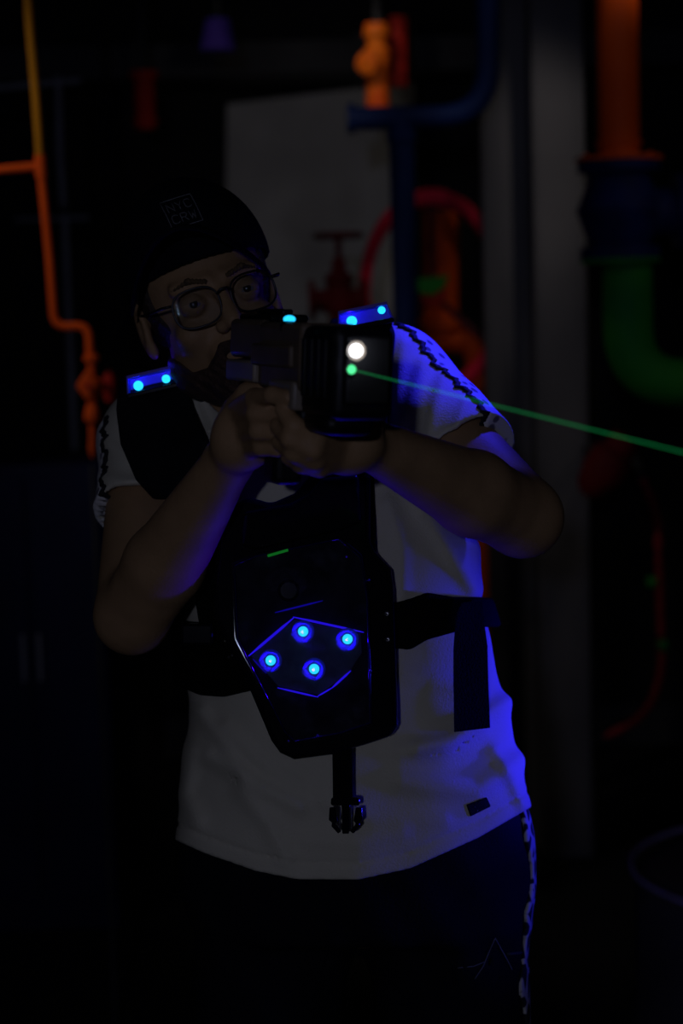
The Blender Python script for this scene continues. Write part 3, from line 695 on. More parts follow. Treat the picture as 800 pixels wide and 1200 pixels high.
# shoulder lamps: open clear housings
def shoulder_lamp(pxs, yy, leds, pw):
    (x0, y0_), (x1, y1_), h = pxs     # bottom-left, bottom-right, height in px
    a = F(x0, y0_, yy); b = F(x1, y1_, yy); ex = nz(b-a); up = nz(np.cross(ex, [0, 1, 0])); up = up if up[2] > 0 else -up
    L = np.linalg.norm(b-a); c = (a+b)/2; H = h/1000*(2.2+yy)/2.2; dy = np.array([0, 1.0, 0]); ax = np.stack([ex, dy, up])@BASIS
    MB().box(toW(c+up*-.002+dy*.010), L/2, .016, .003, ax).build('lamp_base', M['plastic'], VEST, bev=.0015)
    # housing: back wall, slanted roof and cheeks in frosted plastic
    r0, r1 = a+ex*.004+up*H, b-ex*.004+up*H
    V = [a, b, r1, r0, a+dy*.026, b+dy*.026, r1+dy*.026-ex*.006, r0+dy*.026+ex*.006]; t = .0016
    hb = MB()
    hb.prism([toW(v) for v in (V[0]+dy*.024, V[1]+dy*.024, V[2]+dy*.022, V[3]+dy*.022)], [toW(v) for v in (V[0]+dy*.026, V[1]+dy*.026, V[2]+dy*.024, V[3]+dy*.024)])
    hb.prism([toW(v) for v in (V[0], V[3], V[3]+dy*.024, V[0]+dy*.025)], [toW(v+ex*t) for v in (V[0], V[3], V[3]+dy*.024, V[0]+dy*.025)])
    hb.prism([toW(v) for v in (V[1], V[2], V[2]+dy*.024, V[1]+dy*.025)], [toW(v-ex*t) for v in (V[1], V[2], V[2]+dy*.024, V[1]+dy*.025)])
    hb.prism([toW(v) for v in (V[3], V[2], V[2]+dy*.024, V[3]+dy*.024)], [toW(v-up*t*2) for v in (V[3], V[2], V[2]+dy*.024, V[3]+dy*.024)])
    hb.build('lamp_housing', M['diffuser'], VEST, smooth=False)
    for (lx, ly, r) in leds:
        q = F(lx, ly, yy+.006); MB().sphere(toW(q), r, 18, 12, (1, .7, 1), BASIS).build('led', M['led'], VEST, sharp=None)
        lamp('led_glow', q+np.array([0, -.001, 0])+up*.012, pw, r=.003)
    return
shoulder_lamp(((149, 463), (209, 449), 22), -.012, ((162, 452, .0058), (194.5, 444, .0050)), .06)
shoulder_lamp(((396, 386), (461, 373), 21), -.026, ((412, 376.5, .0062), (447, 363.5, .0045)), .06)
# ================================================================== gun
GUN = empty('laser_tag_gun', toW(F(350, 430, -.33)), 'chunky dark laser tag gun raised in both hands with lit muzzle', 'toy gun')
gf = nz((.36, -.90, -.10)); gs = nz(np.cross(gf, (.03, -.1, 1))); gu = np.cross(gs, gf)
if gu[2] < 0: gu = -gu
G0 = F(348, 418, -.33); GA = np.stack([gf, gs, gu])
def gp(l, s, u): return G0+gf*l+gs*s+gu*u
def gbox(l0, l1, s0, s1, u0, u1, name, m, bev=.004, taper=1.0, slope=0):
    V = []
    for l in (l0, l1):
        k = taper if l == l1 else 1; sl = slope if l == l1 else 0
        for s, u in ((s0, u0), (s1, u0), (s1, u1), (s0, u1)): V.append(toW(gp(l, s*k, u*k+sl)))
    o = MB().add(V, [(0, 1, 2, 3), (7, 6, 5, 4), (0, 4, 5, 1), (1, 5, 6, 2), (2, 6, 7, 3), (3, 7, 4, 0)]); o = o.build(name, m, GUN, smooth=True); bevel(o, bev, 3); return o
# s positive is the shooter's right = picture left
gbox(-.132, -.03, -.026, .028, -.004, .036, 'rear_receiver', M['gun'], .006)
gbox(-.130, -.040, -.028, .032, -.028, -.006, 'rear_receiver_panel', M['gun_grey'], .003)
gbox(-.120, -.020, -.020, .022, .034, .042, 'top_cover', M['gun_black'], .006)
gbox(-.035, .090, -.029, .030, -.032, .034, 'receiver', M['gun'], .006)
gbox(-.045, .070, -.026, .034, -.010, .012, 'side_panel', M['gun'], .003)
gbox(.010, .082, -.026, .034, -.050, -.022, 'lower_panel', M['gun_grey'], .004)
gbox(.085, .175, -.032, .029, -.054, .032, 'muzzle_housing', M['gun_black'], .010)
gbox(.173, .184, -.024, .021, -.040, .024, 'muzzle_bezel', M['gun_black'], .004)
gbox(.0, .060, -.018, .018, -.078, -.030, 'trigger_guard', M['gun_black'], .006)
gbox(-.052, -.012, -.016, .016, -.130, -.020, 'grip', M['gun_black'], .008)
gbox(.085, .150, -.026, .026, -.070, -.048, 'lower_housing', M['gun_black'], .010)
gbox(-.110, -.03, -.006, .006, .040, .047, 'sight_rail', M['gun_black'], .002)
for k in range(4):
    gbox(.095+k*.018, .103+k*.018, .028, .0315, -.035, .020, 'vent_rib', M['gun_black'], .0015)
ld = gp(-.012, .012, .050); ledp = F(339, 374, -.372); lw = toW(ledp)
MB().lathe(toW(ledp+gu*-.012), toW(ledp), [(0, .009), (.008, .009), (.010, .007)], 20).build('led_mount', M['gun_black'], GUN)
MB().sphere(lw, .0052, 18, 12, (1.15, .8, .72), BASIS).build('indicator_led', M['led'], GUN, sharp=None)
def face_pt(px, py, l):
    """point of the muzzle face plane seen at a pixel"""
    a = F(px, py, -2.0); b = F(px, py, 0); n = gf; t = np.dot(gp(l, 0, 0)-a, n)/np.dot(b-a, n); return a+(b-a)*t
mw = face_pt(417, 411, .185); mg = face_pt(411.5, 433, .185)
MB().lathe(toW(mw-gf*.004), toW(mw), [(0, .009), (.005, .009), (.005, .0065), (.002, .006)], 28).build('lens_ring', M['gun_grey'], GUN)
MB().sphere(toW(mw), .0060, 20, 12, ax=BASIS).build('muzzle_light', M['led_w'], GUN, sharp=None)
lamp('muzzle_glow', mw+gf*.018, .022, (.8, .85, 1), .004)
MB().lathe(toW(mg-gf*.004), toW(mg), [(0, .006), (.0045, .006), (.0045, .0045)], 20).build('laser_mount', M['gun_black'], GUN)
MB().sphere(toW(mg), .0042, 16, 10, ax=BASIS).build('laser_aperture', M['led_g'], GUN, sharp=None)
# the beam, lit haze along the laser
bd = nz(F(800, 530, -.78)-mg)
bm_ = bpy.data.materials.new('laser_beam'); bm_.use_nodes = True; nt = bm_.node_tree; nt.nodes.clear()
e = nt.nodes.new('ShaderNodeEmission'); e.inputs[0].default_value = (.02, .85, .22, 1); e.inputs[1].default_value = .075
t = nt.nodes.new('ShaderNodeBsdfTransparent'); a = nt.nodes.new('ShaderNodeAddShader'); oo = nt.nodes.new('ShaderNodeOutputMaterial')
nt.links.new(e.outputs[0], a.inputs[0]); nt.links.new(t.outputs[0], a.inputs[1]); nt.links.new(a.outputs[0], oo.inputs[0])
beam = MB().tube([toW(mg+bd*.006), toW(mg+bd*.6), toW(mg+bd*1.1)], .0006, 10).build('laser_beam', bm_, None, sharp=None)
tag(beam, 'thin green laser beam leaving the muzzle of the gun', 'laser beam')
# ================================================================== materials of the room
C = {}
C['wall'] = mat('dark_wall_paint', (.012, .012, .014), .85, var=.35, scale=3, bump=.3, bscale=20, spec=.15)
C['floor'] = mat('dark_floor', (.02, .02, .024), .8, var=.3, scale=4, bump=.2, spec=.2)
C['orange'] = mat('orange_fluorescent_paint', (.95, .105, .004), .6, var=.12, scale=8, spec=.2)
C['yellow'] = mat('amber_paint', (.95, .22, .008), .6, var=.2, scale=8, wear=(.95, .09, .006), spec=.2)
C['amber'] = mat('amber_pipe_paint', (.55, .22, .004), .6, var=.12, scale=8, spec=.2)
C['red'] = mat('red_paint', (.50, .018, .008), .6, var=.2, scale=10, spec=.2)
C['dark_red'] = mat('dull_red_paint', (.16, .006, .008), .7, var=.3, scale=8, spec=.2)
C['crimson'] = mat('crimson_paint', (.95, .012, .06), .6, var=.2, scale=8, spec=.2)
C['blue'] = mat('blue_paint', (.004, .018, .10), .6, var=.2, scale=8, spec=.2)
C['cabinet'] = mat('cabinet_paint', (.004, .007, .045), .6, var=.3, scale=5, spec=.2)
C['navy'] = mat('navy_paint', (.006, .012, .10), .6, var=.4, scale=14, spec=.2)
C['green'] = mat('green_paint', (.008, .22, .04), .6, var=.2, scale=6, wear=(.03, .30, .02), spec=.2)
C['violet'] = mat('violet_enamel', (.06, .03, .30), .6, var=.1, spec=.2)
C['steel'] = mat('grey_steel', (.30, .30, .33), .55, var=.2, scale=10, metal=.2)
C['column'] = mat('grey_column_paint', (.12, .115, .124), .75, var=.12, scale=4, bump=.1, spec=.15)
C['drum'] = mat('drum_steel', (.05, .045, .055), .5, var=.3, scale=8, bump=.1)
C['duct'] = mat('dark_duct', (.025, .025, .03), .7, var=.3, scale=5)
def concrete():
    m = mat('stained_concrete', (.50, .49, .47), .9, var=.18, scale=4, bump=.4, bscale=40, spec=.1); nt = m.node_tree; N = nt.nodes; L = nt.links; b = N['Principled BSDF']
    tc = N['Texture Coordinate']; v = N.new('ShaderNodeTexVoronoi'); v.inputs['Scale'].default_value = 4.5; L.new(tc.outputs['Object'], v.inputs['Vector'])
    r = N.new('ShaderNodeValToRGB'); r.color_ramp.elements[0].position = .10; r.color_ramp.elements[1].position = .24; r.color_ramp.elements[0].color = (.12, .12, .12, 1)
    L.new(v.outputs['Distance'], r.inputs['Fac']); mx = N.new('ShaderNodeMix'); mx.data_type = 'RGBA'; mx.blend_type = 'MULTIPLY'; mx.inputs[0].default_value = 1
    old = b.inputs['Base Color'].links[0].from_socket; L.new(old, mx.inputs[6]); L.new(r.outputs[0], mx.inputs[7]); L.new(mx.outputs[2], b.inputs['Base Color']); return m
C['concrete'] = concrete()
# ================================================================== room
X0, X1, Y0, Y1, ZC = -2.4, 2.6, -6.2, 4.3, 3.3
def wallbox(name, lo, hi, m):
    lo, hi = np.array(lo, float), np.array(hi, float); o = MB().box((lo+hi)/2, *((hi-lo)/2)).build(name, m, None, smooth=False); return tag(o, kind='structure')
wallbox('floor', (X0-.1, Y0-.1, -.1), (X1+.1, Y1+.1, 0), C['floor'])
wallbox('ceiling', (X0-.1, Y0-.1, ZC), (X1+.1, Y1+.1, ZC+.1), C['wall'])
wallbox('wall_back', (X0-.1, Y1, 0), (X1+.1, Y1+.1, ZC), C['wall'])
wallbox('wall_left', (X0-.1, Y0, 0), (X0, Y1, ZC), C['wall'])
wallbox('wall_right', (X1, Y0, 0), (X1+.1, Y1, ZC), C['wall'])
wallbox('wall_front', (X0-.1, Y0-.1, 0), (X1+.1, Y0, ZC), C['wall'])
wallbox('baseboard_back', (X0, Y1-.03, 0), (X1, Y1, .14), C['duct'])
XA, YA, ZA = np.eye(3)
def P(px, py, Y): return W(px, py, Y)
def prof_flange(r, R, w): return [(0, r), (0, R), (w, R), (w, r)]
# grey steel column with two faces
def column():
    Yc = 2.9; a = P(659, 500, Yc); x = a[0]; s = mpx(Yc); c = empty('steel_column', (x, Yc, 0), 'grey painted steel column standing behind the raised elbow', 'column')
    w = 31*s
    MB().box((x, Yc+.05, ZC/2), w, .05, ZC/2-.002).build('front_flange', C['column'], c, smooth=False, bev=.01)
    MB().box((x-w-24*s, Yc+.16, ZC/2), 30*s, .03, ZC/2-.002).build('side_plate', C['column'], c, smooth=False, bev=.004)
    MB().box((x, Yc+.18, ZC/2), .02, .08, ZC/2-.002).build('web', C['column'], c, smooth=False)
    for dx in (-.7, .7):
        MB().box((x+w*dx, Yc-.001, ZC/2), .004, .002, ZC/2-.01).build('weld_bead', C['column'], c, smooth=False)
column()
# concrete board on the wall
bd0 = Y1-.0551; p1, p2, p3 = P(266, 122, bd0), P(486, 96, bd0), P(486, 420, bd0); p4 = P(262, 420, bd0)
tag(MB().prism([p1, p2, p3, p4], [q+YA*.055 for q in (p1, p2, p3, p4)]).build('concrete_board', C['concrete'], None, smooth=False), 'stained pale grey concrete board on the back wall above the cap', 'wall panel')
# dark duct along the top of the wall
d0, d1 = P(0, 78, 3.9), P(440, 62, 3.9); dc = (d0+d1)/2
D_ = empty('air_duct', (dc[0], 3.9, dc[2]-.1), 'long dark air duct running high across the back wall', 'duct')
MB().box((-.55, 4.02, dc[2]), 1.8, .12, .055).build('duct_body', C['duct'], D_, smooth=False, bev=.006)
for x in (-2.0, -1.3, -.6, .1, .8): MB().box((x, 4.02, dc[2]), .02, .135, .07).build('duct_flange', C['duct'], D_, smooth=False, bev=.004)
for x in (-1.9, .9): MB().box((x, 4.24, dc[2]), .03, .055, .03).build('duct_bracket', C['duct'], D_, smooth=False)
# orange thin pipe on the left with its valve
Yq = 1.7; s = mpx(Yq); r = 5.2*s
A_ = empty('orange_pipe', P(105, 560, Yq), 'thin orange pipe with a side branch and S bend, left of the man', 'pipe')
path = fillet([P(30, -60, Yq), P(34, 20, Yq), P(42, 110, Yq), P(48, 200, Yq), P(58, 300, Yq), P(64, 384, Yq), P(104, 381, Yq), P(106, 425, Yq)], .03)
k_ = max(i for i, q in enumerate(path) if q[2] > P(47, 195, Yq)[2])
MB().tube(path[:k_+1]+[P(47.5, 196, Yq)], r, 16).build('upper_pipe', C['amber'], A_)
MB().tube([P(47.5, 196, Yq)]+path[k_+1:], r, 16).build('pipe_run', C['orange'], A_)
MB().tube([P(-60, 202, Yq), P(0, 199, Yq), P(47, 195, Yq)], r, 14).build('branch_pipe', C['orange'], A_)
MB().lathe(P(47, 182, Yq), P(49, 212, Yq), [(0, r*1.1), (0, r*1.35), (.045, r*1.35), (.045, r*1.1)], 16).build('tee_fitting', C['orange'], A_)
tp = P(107, 415, Yq); dn = nz(P(108, 560, Yq)-tp); L_ = lambda px: px*s
V_ = empty('red_valve', P(108, 545, Yq), 'small red and orange valve under the thin orange pipe', 'valve')
MB().lathe(tp, tp+dn, [(0, r), (L_(2), r*1.9), (L_(8), r*1.9), (L_(9), r*1.1), (L_(26), r*1.1), (L_(30), r*2.2), (L_(38), r*2.5), (L_(48), r*1.6), (L_(58), r), (L_(64), r*1.6), (L_(72), r*1.9), (L_(78), r*1.7), (L_(80), r*.8), (L_(98), r*.7), (L_(108), r*.9), (L_(116), r*.7), (L_(122), r*.2)], 8).build('valve_body', C['orange'], V_, sharp=20)
hc = P(102, 452, Yq-.05)
MB().lathe(P(103, 452, Yq), P(103, 452, Yq-.07), [(0, r*.6), (.07, r*.6)], 12).build('valve_stem', C['red'], V_)
dm = [hc+XA*L_(-14), hc+ZA*L_(19), hc+XA*L_(13), hc-ZA*L_(21)]
MB().prism(dm, [q+YA*.012 for q in dm]).build('lever_plate', C['orange'], V_, smooth=False, bev=.006)
rv = P(128, 452, Yq+.08); MB().lathe(rv-ZA*L_(22), rv+ZA*L_(20), [(0, r*.5), (L_(4), r*1.3), (L_(30), r*1.6), (L_(38), r*.9), (L_(42), r*.4)], 12).build('side_port', C['red'], V_)
MB().tube([rv, P(108, 452, Yq)], r*.7, 10).build('port_neck', C['red'], V_)
MB().tube([P(108, 545, Yq), P(108, 545, Yq)*[1, 1, 0]+np.array([0, 0, .005])], r*.6, 12).build('drain_pipe', C['duct'], V_)
# grey steel rods behind it
R_ = empty('rod_rack', P(50, 256, 3.05), 'thin grey steel rack of rods on the left behind the orange pipe', 'rack')
s2 = mpx(3.05)
MB().tube([P(-80, 106, 3.05), P(0, 103, 3.05), P(95, 94, 3.05)], 3.6*s2, 10).build('cross_rod', C['steel'], R_)
MB().tube([P(68, 90, 3.05), P(70, 180, 3.05), P(76, 262, 3.05), P(76, 262, 3.05)*[1, 1, 0]+[0, 0, .003]], 4*s2, 10).build('upright_rod', C['steel'], R_)
MB().tube([P(18, 257, 3.05), P(104, 255, 3.05)], 2.6*s2, 10).build('cross_rod', C['steel'], R_)
MB().tube([P(-78, 90, 3.05), P(-78, 106, 3.05)*[1, 1, 0]+[0, 0, .003]], 4*s2, 10).build('upright_rod', C['steel'], R_)
# red stub pipe high on the left
def vpipe(name, m, px, py0, py1, Y, rad, label, cat, fl=()):
    s = mpx(Y); a, b = P(px, py0, Y), P(px, py1, Y); b[0] = a[0]
    t = empty(name, (a[0], Y, min(a[2], b[2])), label, cat); MB().lathe(a, b, [(0, rad*s*.9), (.004, rad*s), (a[2]-b[2]-.004, rad*s), (a[2]-b[2], rad*s*.9)], 24).build('pipe_run', m, t)
    for y, R, w in fl: q = P(px, y, Y); q[0] = a[0]; MB().lathe(q, q-ZA, prof_flange(rad*s*.8, R*s, w*s), 28).build('flange', m, t)
    return t, a, b
t, a, b = vpipe('red_pipe_stub', C['red'], 168, 84, 152, 3.6, 12, 'short red pipe stub hanging under the air duct on the left', 'pipe', ((84, 17, 8), (140, 15, 5)))
MB().box((a[0], 3.6+(Y1-3.6)/2, a[2]-.03), .015, (Y1-3.6)/2, .012).build('bracket', C['duct'], t, smooth=False)
MB().tube([a, a*[1, 1, 0]+np.array([0, 0, ZC])], .012, 10).build('hanger', C['duct'], t)
# violet lamp shade
s3 = mpx(3.2); q0 = P(255, 62, 3.2); t = empty('hanging_lamp', q0, 'dim violet lamp shade hanging near the ceiling at the top left', 'lamp')
MB().lathe(P(255, 60, 3.2), P(255, 20, 3.2), [(0, 21*s3), (36*s3, 14*s3), (38*s3, 8*s3)], 24).build('lamp_shade', C['violet'], t)
MB().tube([P(255, 24, 3.2), P(255, 24, 3.2)*[1, 1, 0]+[0, 0, ZC-.003]], .006, 8).build('cord', C['duct'], t)
# amber and red fire nozzle
s4 = mpx(3.3); t = empty('amber_standpipe', P(440, 120, 3.3), 'amber and red standpipe with a side outlet above the blue pipe', 'pipe')
MB().lathe(P(441, 28, 3.3), P(443, 130, 3.3), [(0, 14*s4), (14*s4, 16*s4), (18*s4, 12*s4), (26*s4, 12*s4), (30*s4, 16*s4), (44*s4, 16*s4), (50*s4, 13*s4), (66*s4, 13*s4), (92*s4, 14*s4), (112*s4, 14*s4)], 20).build('pipe_run', C['yellow'], t)
MB().lathe(P(440, 72, 3.3), P(408, 78, 3.1), [(0, 9*s4), (20*s4, 9*s4), (22*s4, 13*s4), (30*s4, 13*s4), (31*s4, 8*s4)], 16).build('side_outlet', C['yellow'], t)
a = P(466, 20, 3.4); b = P(466, 118, 3.4); MB().lathe(a, b, [(0, 12*s4), (.2, 12*s4)], 20).build('red_sleeve', C['red'], t)
MB().tube([P(442, 40, 3.3), P(442, 40, 3.3)*[1, 1, 0]+[0, 0, ZC-.003]], .012, 10).build('riser', C['duct'], t)
# blue pipe
Yb = 2.7; sb = mpx(Yb); t = empty('blue_pipe', P(472, 700, Yb)*[1, 1, 0], 'dark blue pipe with an elbow and a tee, left of the grey column', 'pipe')
MB().tube(fillet([P(571, -60, Yb), P(571, 137, Yb), P(410, 139, Yb)], .13, 12), 13.5*sb, 24).build('upper_pipe', C['blue'], t)
MB().lathe(P(416, 139, Yb), P(409, 139, Yb), prof_flange(.01, 17*sb, 9*sb), 24).build('end_cap', C['blue'], t)
x_ = P(471, 200, Yb)[0]; MB().tube([(x_, Yb, P(471, 140, Yb)[2]), (x_, Yb, P(471, 400, Yb)[2]), (x_, Yb, .003)], 14.5*sb, 24).build('down_pipe', C['blue'], t)
MB().lathe((x_, Yb, P(471, 152, Yb)[2]), (x_, Yb, 0), [(0, 16*sb), (0, 17*sb), (14*sb, 17*sb), (14*sb, 14*sb)], 24).build('tee_collar', C['blue'], t)
# crimson handwheel on an orange riser
Yh = 3.2; sh = mpx(Yh); hc = P(507, 345, Yh-.12)
hw = empty('crimson_handwheel', hc-ZA*.3, 'large crimson handwheel mounted behind the blue pipe', 'valve wheel')
MB().torus(hc, XA*.71, ZA, 112*mpx(Yh-.12), 10*sh, 72, 12).build('wheel_rim', C['crimson'], hw)
bpy_ = None
for k in range(3):
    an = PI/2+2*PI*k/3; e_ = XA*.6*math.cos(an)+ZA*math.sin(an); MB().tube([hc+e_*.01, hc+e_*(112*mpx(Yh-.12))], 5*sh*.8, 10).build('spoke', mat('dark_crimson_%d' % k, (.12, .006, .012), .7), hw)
MB().lathe(hc-YA*.03, hc+YA*.10, [(0, .02), (0, .035), (.05, .035), (.05, .015), (.13, .015)], 20).build('hub', C['red'], hw)
t = empty('orange_riser', P(517, 380, Yh), 'orange riser pipe standing inside the crimson wheel', 'pipe')
MB().lathe(P(517, 248, Yh), P(517, 390, Yh), [(0, 18*sh), (0, 23*sh), (7*sh, 23*sh), (7*sh, 21*sh), (142*sh, 21*sh)], 24).build('pipe_run', C['orange'], t)
MB().lathe(P(517, 372, Yh), P(517, 390, Yh), prof_flange(.02, 28*sh, 12*sh), 24).build('flange', C['orange'], t)
MB().tube(fillet([P(507, 400, Yh), P(507, 398, Yh)+XA*.0, P(560, 398, Yh), P(562, 470, Yh), P(566, 800, Yh), P(566, 800, Yh)*[1, 1, 0]+[0, 0, .003]], .13, 12), 16*sh, 24).build('bend_pipe', C['orange'], t)
t = empty('green_lever', P(507, 342, Yh-.2), 'small green lever sticking out beside the blue pipe', 'lever')
lv = [P(487, 326, Yh-.25), P(526, 323, Yh-.25), P(520, 337, Yh-.25), P(508, 346, Yh-.25), P(490, 344, Yh-.25)]
MB().prism(lv, [q+YA*.02 for q in lv]).build('lever_blade', C['green'], t, smooth=False, bev=.003)
MB().tube([P(505, 336, Yh-.24), P(505, 336, Yh+.02)], .010, 10).build('pivot', C['green'], t)
# red valve with a handwheel seen edge on
Yv = 2.9; sv = mpx(Yv); base = P(396, 410, Yv); t = empty('red_gate_valve', base*[1, 1, 0], 'dark red gate valve with flat handwheel behind the gun', 'valve')
cx = P(396, 276, Yv); MB().torus(cx, XA, YA, 27*sv, 3.5*sv, 40, 10).build('handwheel', C['dark_red'], t)
for k in range(4): MB().tube([cx, cx+(XA*math.cos(k*PI/2+.5)+YA*math.sin(k*PI/2+.5))*27*sv], 2.4*sv, 8).build('spoke', C['dark_red'], t)
top = cx+ZA*3*sv; MB().lathe(top, top-ZA, [(0, 4*sv), (28*sv, 4*sv), (30*sv, 8*sv), (44*sv, 9*sv), (50*sv, 17*sv), (58*sv, 17*sv), (60*sv, 14*sv), (76*sv, 20*sv), (92*sv, 18*sv), (94*sv, 13*sv), (110*sv, 13*sv), (122*sv, 24*sv), (150*sv, 22*sv)], 24).build('valve_body', C['dark_red'], t)
c1 = P(396, 352, Yv); MB().lathe(c1-XA*34*sv, c1+XA, [(0, 24*sv), (7*sv, 24*sv), (7*sv, 13*sv), (60*sv, 13*sv), (60*sv, 24*sv), (68*sv, 24*sv)], 24).build('valve_flange', C['dark_red'], t)
MB().tube([P(396, 410, Yv), base*[1, 1, 0]+[0, 0, .003]], 12*sv, 16).build('support_pipe', C['duct'], t)
# stack at the right: orange pipe, navy valve, green elbow
Yr = 2.3; sr = mpx(Yr); xr = P(724, 100, Yr)[0]
def zz(py): return P(724, py, Yr)[2]
t = empty('orange_pipe', (xr, Yr, zz(190)), 'thick orange pipe coming down at the top right', 'pipe')
MB().tube([(xr, Yr, ZC-.003), (xr, Yr, zz(186))], 24*sr, 28).build('pipe_run', C['orange'], t)
MB().lathe((xr, Yr, zz(165)), (xr, Yr, 0), prof_flange(.03, 26.5*sr, 5*sr), 28).build('collar', C['orange'], t)
MB().lathe((xr, Yr, zz(184)), (xr, Yr, 0), prof_flange(.03, 50*sr, 5*sr), 32).build('flange', C['orange'], t)
t = empty('navy_valve', (xr, Yr, zz(303)), 'big navy blue valve body between the orange and green pipes', 'valve')
MB().lathe((xr, Yr, zz(189.5)), (xr, Yr, 0), [(0, 30*sr), (0, 48*sr), (12*sr, 48*sr), (14*sr, 34*sr), (30*sr, 40*sr), (56*sr, 50*sr), (84*sr, 40*sr), (96*sr, 34*sr), (98*sr, 46*sr), (112*sr, 46*sr)], 28).build('valve_body', C['navy'], t)
MB().lathe((xr+30*sr, Yr, zz(250)), (xr+1, Yr, zz(250)), [(0, 28*sr), (34*sr, 28*sr), (34*sr, 44*sr), (44*sr, 44*sr), (44*sr, 28*sr), (70*sr, 30*sr)], 28).build('side_flange', C['navy'], t)
for k in range(6):
    an = 2*PI*k/6+.3; MB().lathe((xr+42*sr*math.cos(an), Yr+42*sr*math.sin(an), zz(186)), (xr+42*sr*math.cos(an), Yr+42*sr*math.sin(an), 9), [(0, 3.6*sr), (2, 3.6*sr)] if False else [(0, 3.6*sr), (5*sr, 3.6*sr)], 6).build('bolt', C['orange'], t)
t = empty('green_elbow_pipe', (xr, Yr, zz(470)), 'green pipe elbow curving right below the navy valve', 'pipe')
MB().lathe((xr, Yr, zz(303)), (xr, Yr, 0), prof_flange(.03, 46*sr, 5*sr), 32).build('flange', C['green'], t)
MB().tube(fillet([np.array((xr+8*sr, Yr, zz(308))), np.array((xr+8*sr, Yr, zz(452))), np.array((X1-.001, Yr, zz(452)))], .26, 18), 29*sr, 28).build('elbow', C['green'], t)
# red lump lower down: a red junction box cap
Yj = 2.5; sj = mpx(Yj); jc = P(706, 541, Yj); t = empty('red_nozzle', jc-ZA*.1, 'blurred red nozzle on the dark wall right of the column', 'nozzle')
jd = nz(P(736, 512, Yj)-P(688, 572, Yj)); MB().lathe(P(686, 580, Yj), P(736, 512, Yj), [(0, 8*sj), (8*sj, 18*sj), (34*sj, 26*sj), (56*sj, 26*sj), (62*sj, 20*sj), (82*sj, 18*sj), (84*sj, 10*sj)], 20).build('nozzle_body', C['dark_red'], t)
MB().tube([P(715, 540, Yj), P(715, 540, Yj)*[1, 0, 1]+[0, Y1-.003, 0]], .02, 12).build('wall_pipe', C['duct'], t)
# red bead garland with green leaves
t = empty('red_hose', P(770, 860, 2.6), 'faint red ribbed hose hanging in a loop at the right edge', 'hose')
hp = fillet([P(752, 560, 2.6), P(770, 600, 2.6), P(773, 700, 2.6), P(776, 790, 2.6), P(756, 840, 2.6), P(700, 868, 2.6)], .12, 12); pts = []
for i in range(len(hp)-1):
    for k in range(4): pts.append(hp[i]+(hp[i+1]-hp[i])*k/4)
rr = [.010+.004*math.sin(i*1.9) for i in range(len(pts))]
MB().tube(pts, rr, 12).build('hose_body', mat('dark_red_rubber', (.30, .008, .015), .8), t)
MB().tube([P(752, 562, 2.6), P(745, 540, 2.75), P(745, 540, 2.75)*[1, 0, 1]+[0, Y1-.003, 0]], .012, 10).build('hose_hook', C['duct'], t)
for x, y in ((769, 683), (782, 757)):
    MB().lathe(P(x-12, y, 2.6), P(x+12, y-3, 2.6), [(0, .006), (.004, .016), (.024, .016), (.028, .006)], 14).build('green_clip', C['green'], t)
# steel drum, lower right
Yd = .55; s5 = mpx(Yd); rim = P(742, 1012, Yd); rd = .27; dx, dz = rim[0]+rd, rim[2]
t = empty('steel_drum', (dx, Yd, 0), 'dark steel drum with violet lit rim at the lower right', 'drum')
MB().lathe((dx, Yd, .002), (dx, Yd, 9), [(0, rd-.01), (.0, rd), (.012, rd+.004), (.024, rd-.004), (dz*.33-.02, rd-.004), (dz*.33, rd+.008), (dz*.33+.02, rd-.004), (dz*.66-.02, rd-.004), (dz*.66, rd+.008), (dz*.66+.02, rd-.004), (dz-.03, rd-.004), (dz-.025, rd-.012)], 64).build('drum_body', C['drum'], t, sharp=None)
MB().torus((dx, Yd, dz-.012), XA, YA, rd, .008, 96, 12).build('drum_rim', mat('drum_rim_uv_violet', (.18, .14, .25), .5), t)  # violet of the ultraviolet light put into the rim colour
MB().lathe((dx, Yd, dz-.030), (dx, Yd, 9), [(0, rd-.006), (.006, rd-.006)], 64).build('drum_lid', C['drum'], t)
MB().lathe((dx-.12, Yd, dz-.026), (dx-.12, Yd, 9), [(0, .03), (.014, .03), (.016, .02)], 20).build('bung_cap', C['drum'], t)
# dark blue crate on the left, floor plinth
Yk = 2.4; a = P(-60, 548, Yk); b = P(128, 770, Yk); cx_, w_ = (a[0]+b[0])/2, (b[0]-a[0])/2
t = empty('blue_cabinet', (cx_, Yk, 0), 'dark blue metal cabinet standing behind the bent elbow on the left', 'cabinet')
h_ = a[2]/2; MB().box((cx_, Yk+.25, h_+.002), w_, .25, h_).build('cabinet_body', C['cabinet'], t, smooth=False, bev=.01)
for sx in (-1, 1): MB().box((cx_+sx*w_*.5, Yk-.006, h_+.03), w_*.47, .008, h_*.90).build('cabinet_door', C['cabinet'], t, smooth=False, bev=.004)
for sx in (-1, 1): MB().tube([(cx_+sx*.02, Yk-.03, h_*1.1), (cx_+sx*.02, Yk-.03, h_*1.3)], .006, 8).build('door_handle', C['steel'], t)
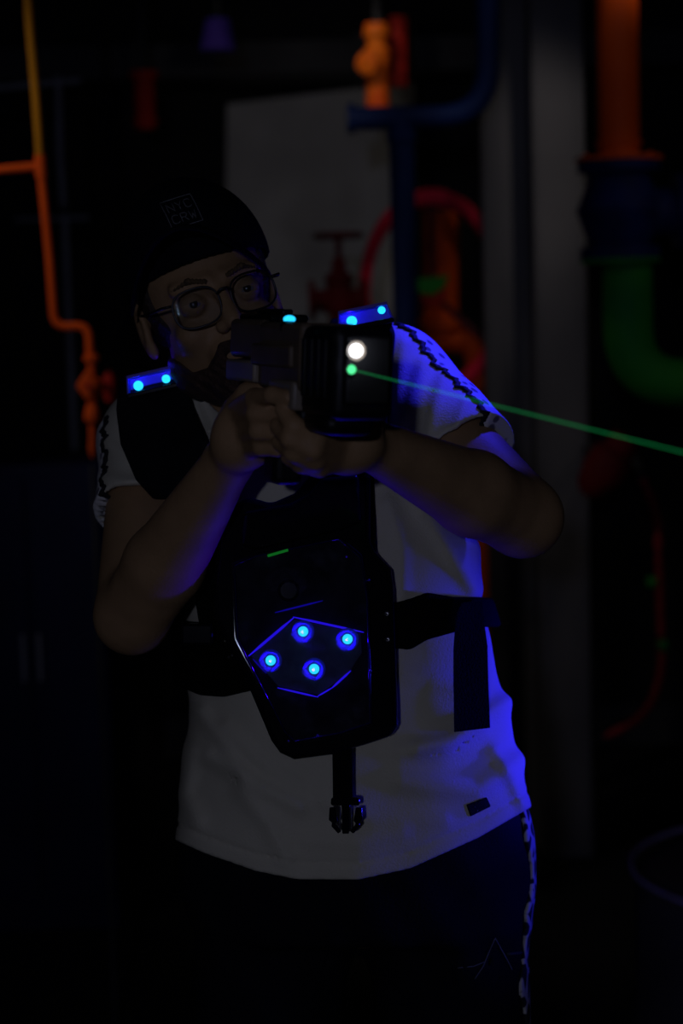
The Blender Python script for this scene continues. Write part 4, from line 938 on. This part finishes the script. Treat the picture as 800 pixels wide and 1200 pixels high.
# ================================================================== lights
def light(name, kind, loc, power, col, size=.1, target=None, cone=None, blend=.4):
    l = bpy.data.lights.new(name, kind); l.energy = power; l.color = col
    if kind in ('POINT', 'SPOT'): l.shadow_soft_size = size
    if kind == 'AREA': l.size = size
    if cone: l.spot_size = math.radians(cone); l.spot_blend = blend
    o = bpy.data.objects.new(name, l); COL.objects.link(o); o.location = loc
    if target is not None: o.rotation_euler = (Vector(target)-Vector(loc)).to_track_quat('-Z', 'Y').to_euler()
    return o
key = toW((-.33, -4.2, .14)); chest = toW((0, 0, 0))
light('camera_side_lamp', 'POINT', key, 20, (.88, .95, 1.5), .05)
uv = toW((.62, .28, 1.12))
light('ultraviolet_spot', 'SPOT', uv, 105, (.022, .018, 1.0), .06, toW(F(508, 428, 0)), 13, .35)
light('ultraviolet_spot', 'SPOT', toW((1.2, .42, -.25)), 66, (.022, .018, 1.0), .06, toW(F(595, 820, 0)), 17, .5)
light('ultraviolet_spot', 'SPOT', toW((1.2, -.10, -.30)), 17, (.022, .018, 1.0), .06, toW(F(575, 950, 0)), 26, 1)
warm = (1.0, .9, .8)
def spot(px, py, Yt, loc, power, cone, col=warm, size=.05): return light('added_spot', 'SPOT', loc, power, col, size, P(px, py, Yt), cone, .8)  # added unseen spots that brighten the coloured pipes, board and lamp shade
spot(370, 190, 4.2, (-.1, 2.0, 2.2), 3, 46)
spot(724, 130, Yr, (1.2, .9, 2.6), 1.5, 26)
spot(740, 400, Yr, (1.6, 1.2, 2.3), 1.8, 34)
spot(515, 330, Yh, (.9, 1.9, 2.75), 10, 30)
spot(560, 600, Yh, (1.0, 2.2, 2.4), 1.5, 40)
spot(70, 300, Yq, (-1.4, .8, 2.6), 13, 42)
spot(440, 75, 3.3, (-.15, 2.6, 2.75), 7, 22)
spot(396, 340, Yv, (-.3, 1.8, 2.7), .5, 24)
spot(500, 150, Yb, (.5, 1.6, 2.9), 2.0, 50, (.8, .85, 1))
spot(255, 45, 3.2, (-.7, 2.5, 2.2), 1.0, 20)
# ================================================================== world, camera, view
w = bpy.data.worlds.new('World'); SC.world = w; w.use_nodes = True; w.node_tree.nodes['Background'].inputs[0].default_value = (.5, .5, .8, 1); w.node_tree.nodes['Background'].inputs[1].default_value = 0.0
cd = bpy.data.cameras.new('camera'); co = bpy.data.objects.new('camera', cd); COL.objects.link(co); SC.camera = co
from mathutils import Matrix
Mx = Matrix(((CR[0], CU[0], -CF[0], CAM[0]), (CR[1], CU[1], -CF[1], CAM[1]), (CR[2], CU[2], -CF[2], CAM[2]), (0, 0, 0, 1))); co.matrix_world = Mx
cd.sensor_fit = 'VERTICAL'; cd.sensor_height = 36.0; cd.lens = 36.0*FPX/1200; cd.clip_start = .05
cd.dof.use_dof = True; cd.dof.focus_distance = 2.05; cd.dof.aperture_fstop = 3.2
SC.view_settings.view_transform = 'Standard'; SC.view_settings.look = 'None'; SC.view_settings.gamma = 1; SC.view_settings.exposure = 0; SC.view_settings.use_curve_mapping = False
SC.cycles.use_denoising = True; SC.cycles.sample_clamp_indirect = 2.0; SC.cycles.transparent_max_bounces = 16
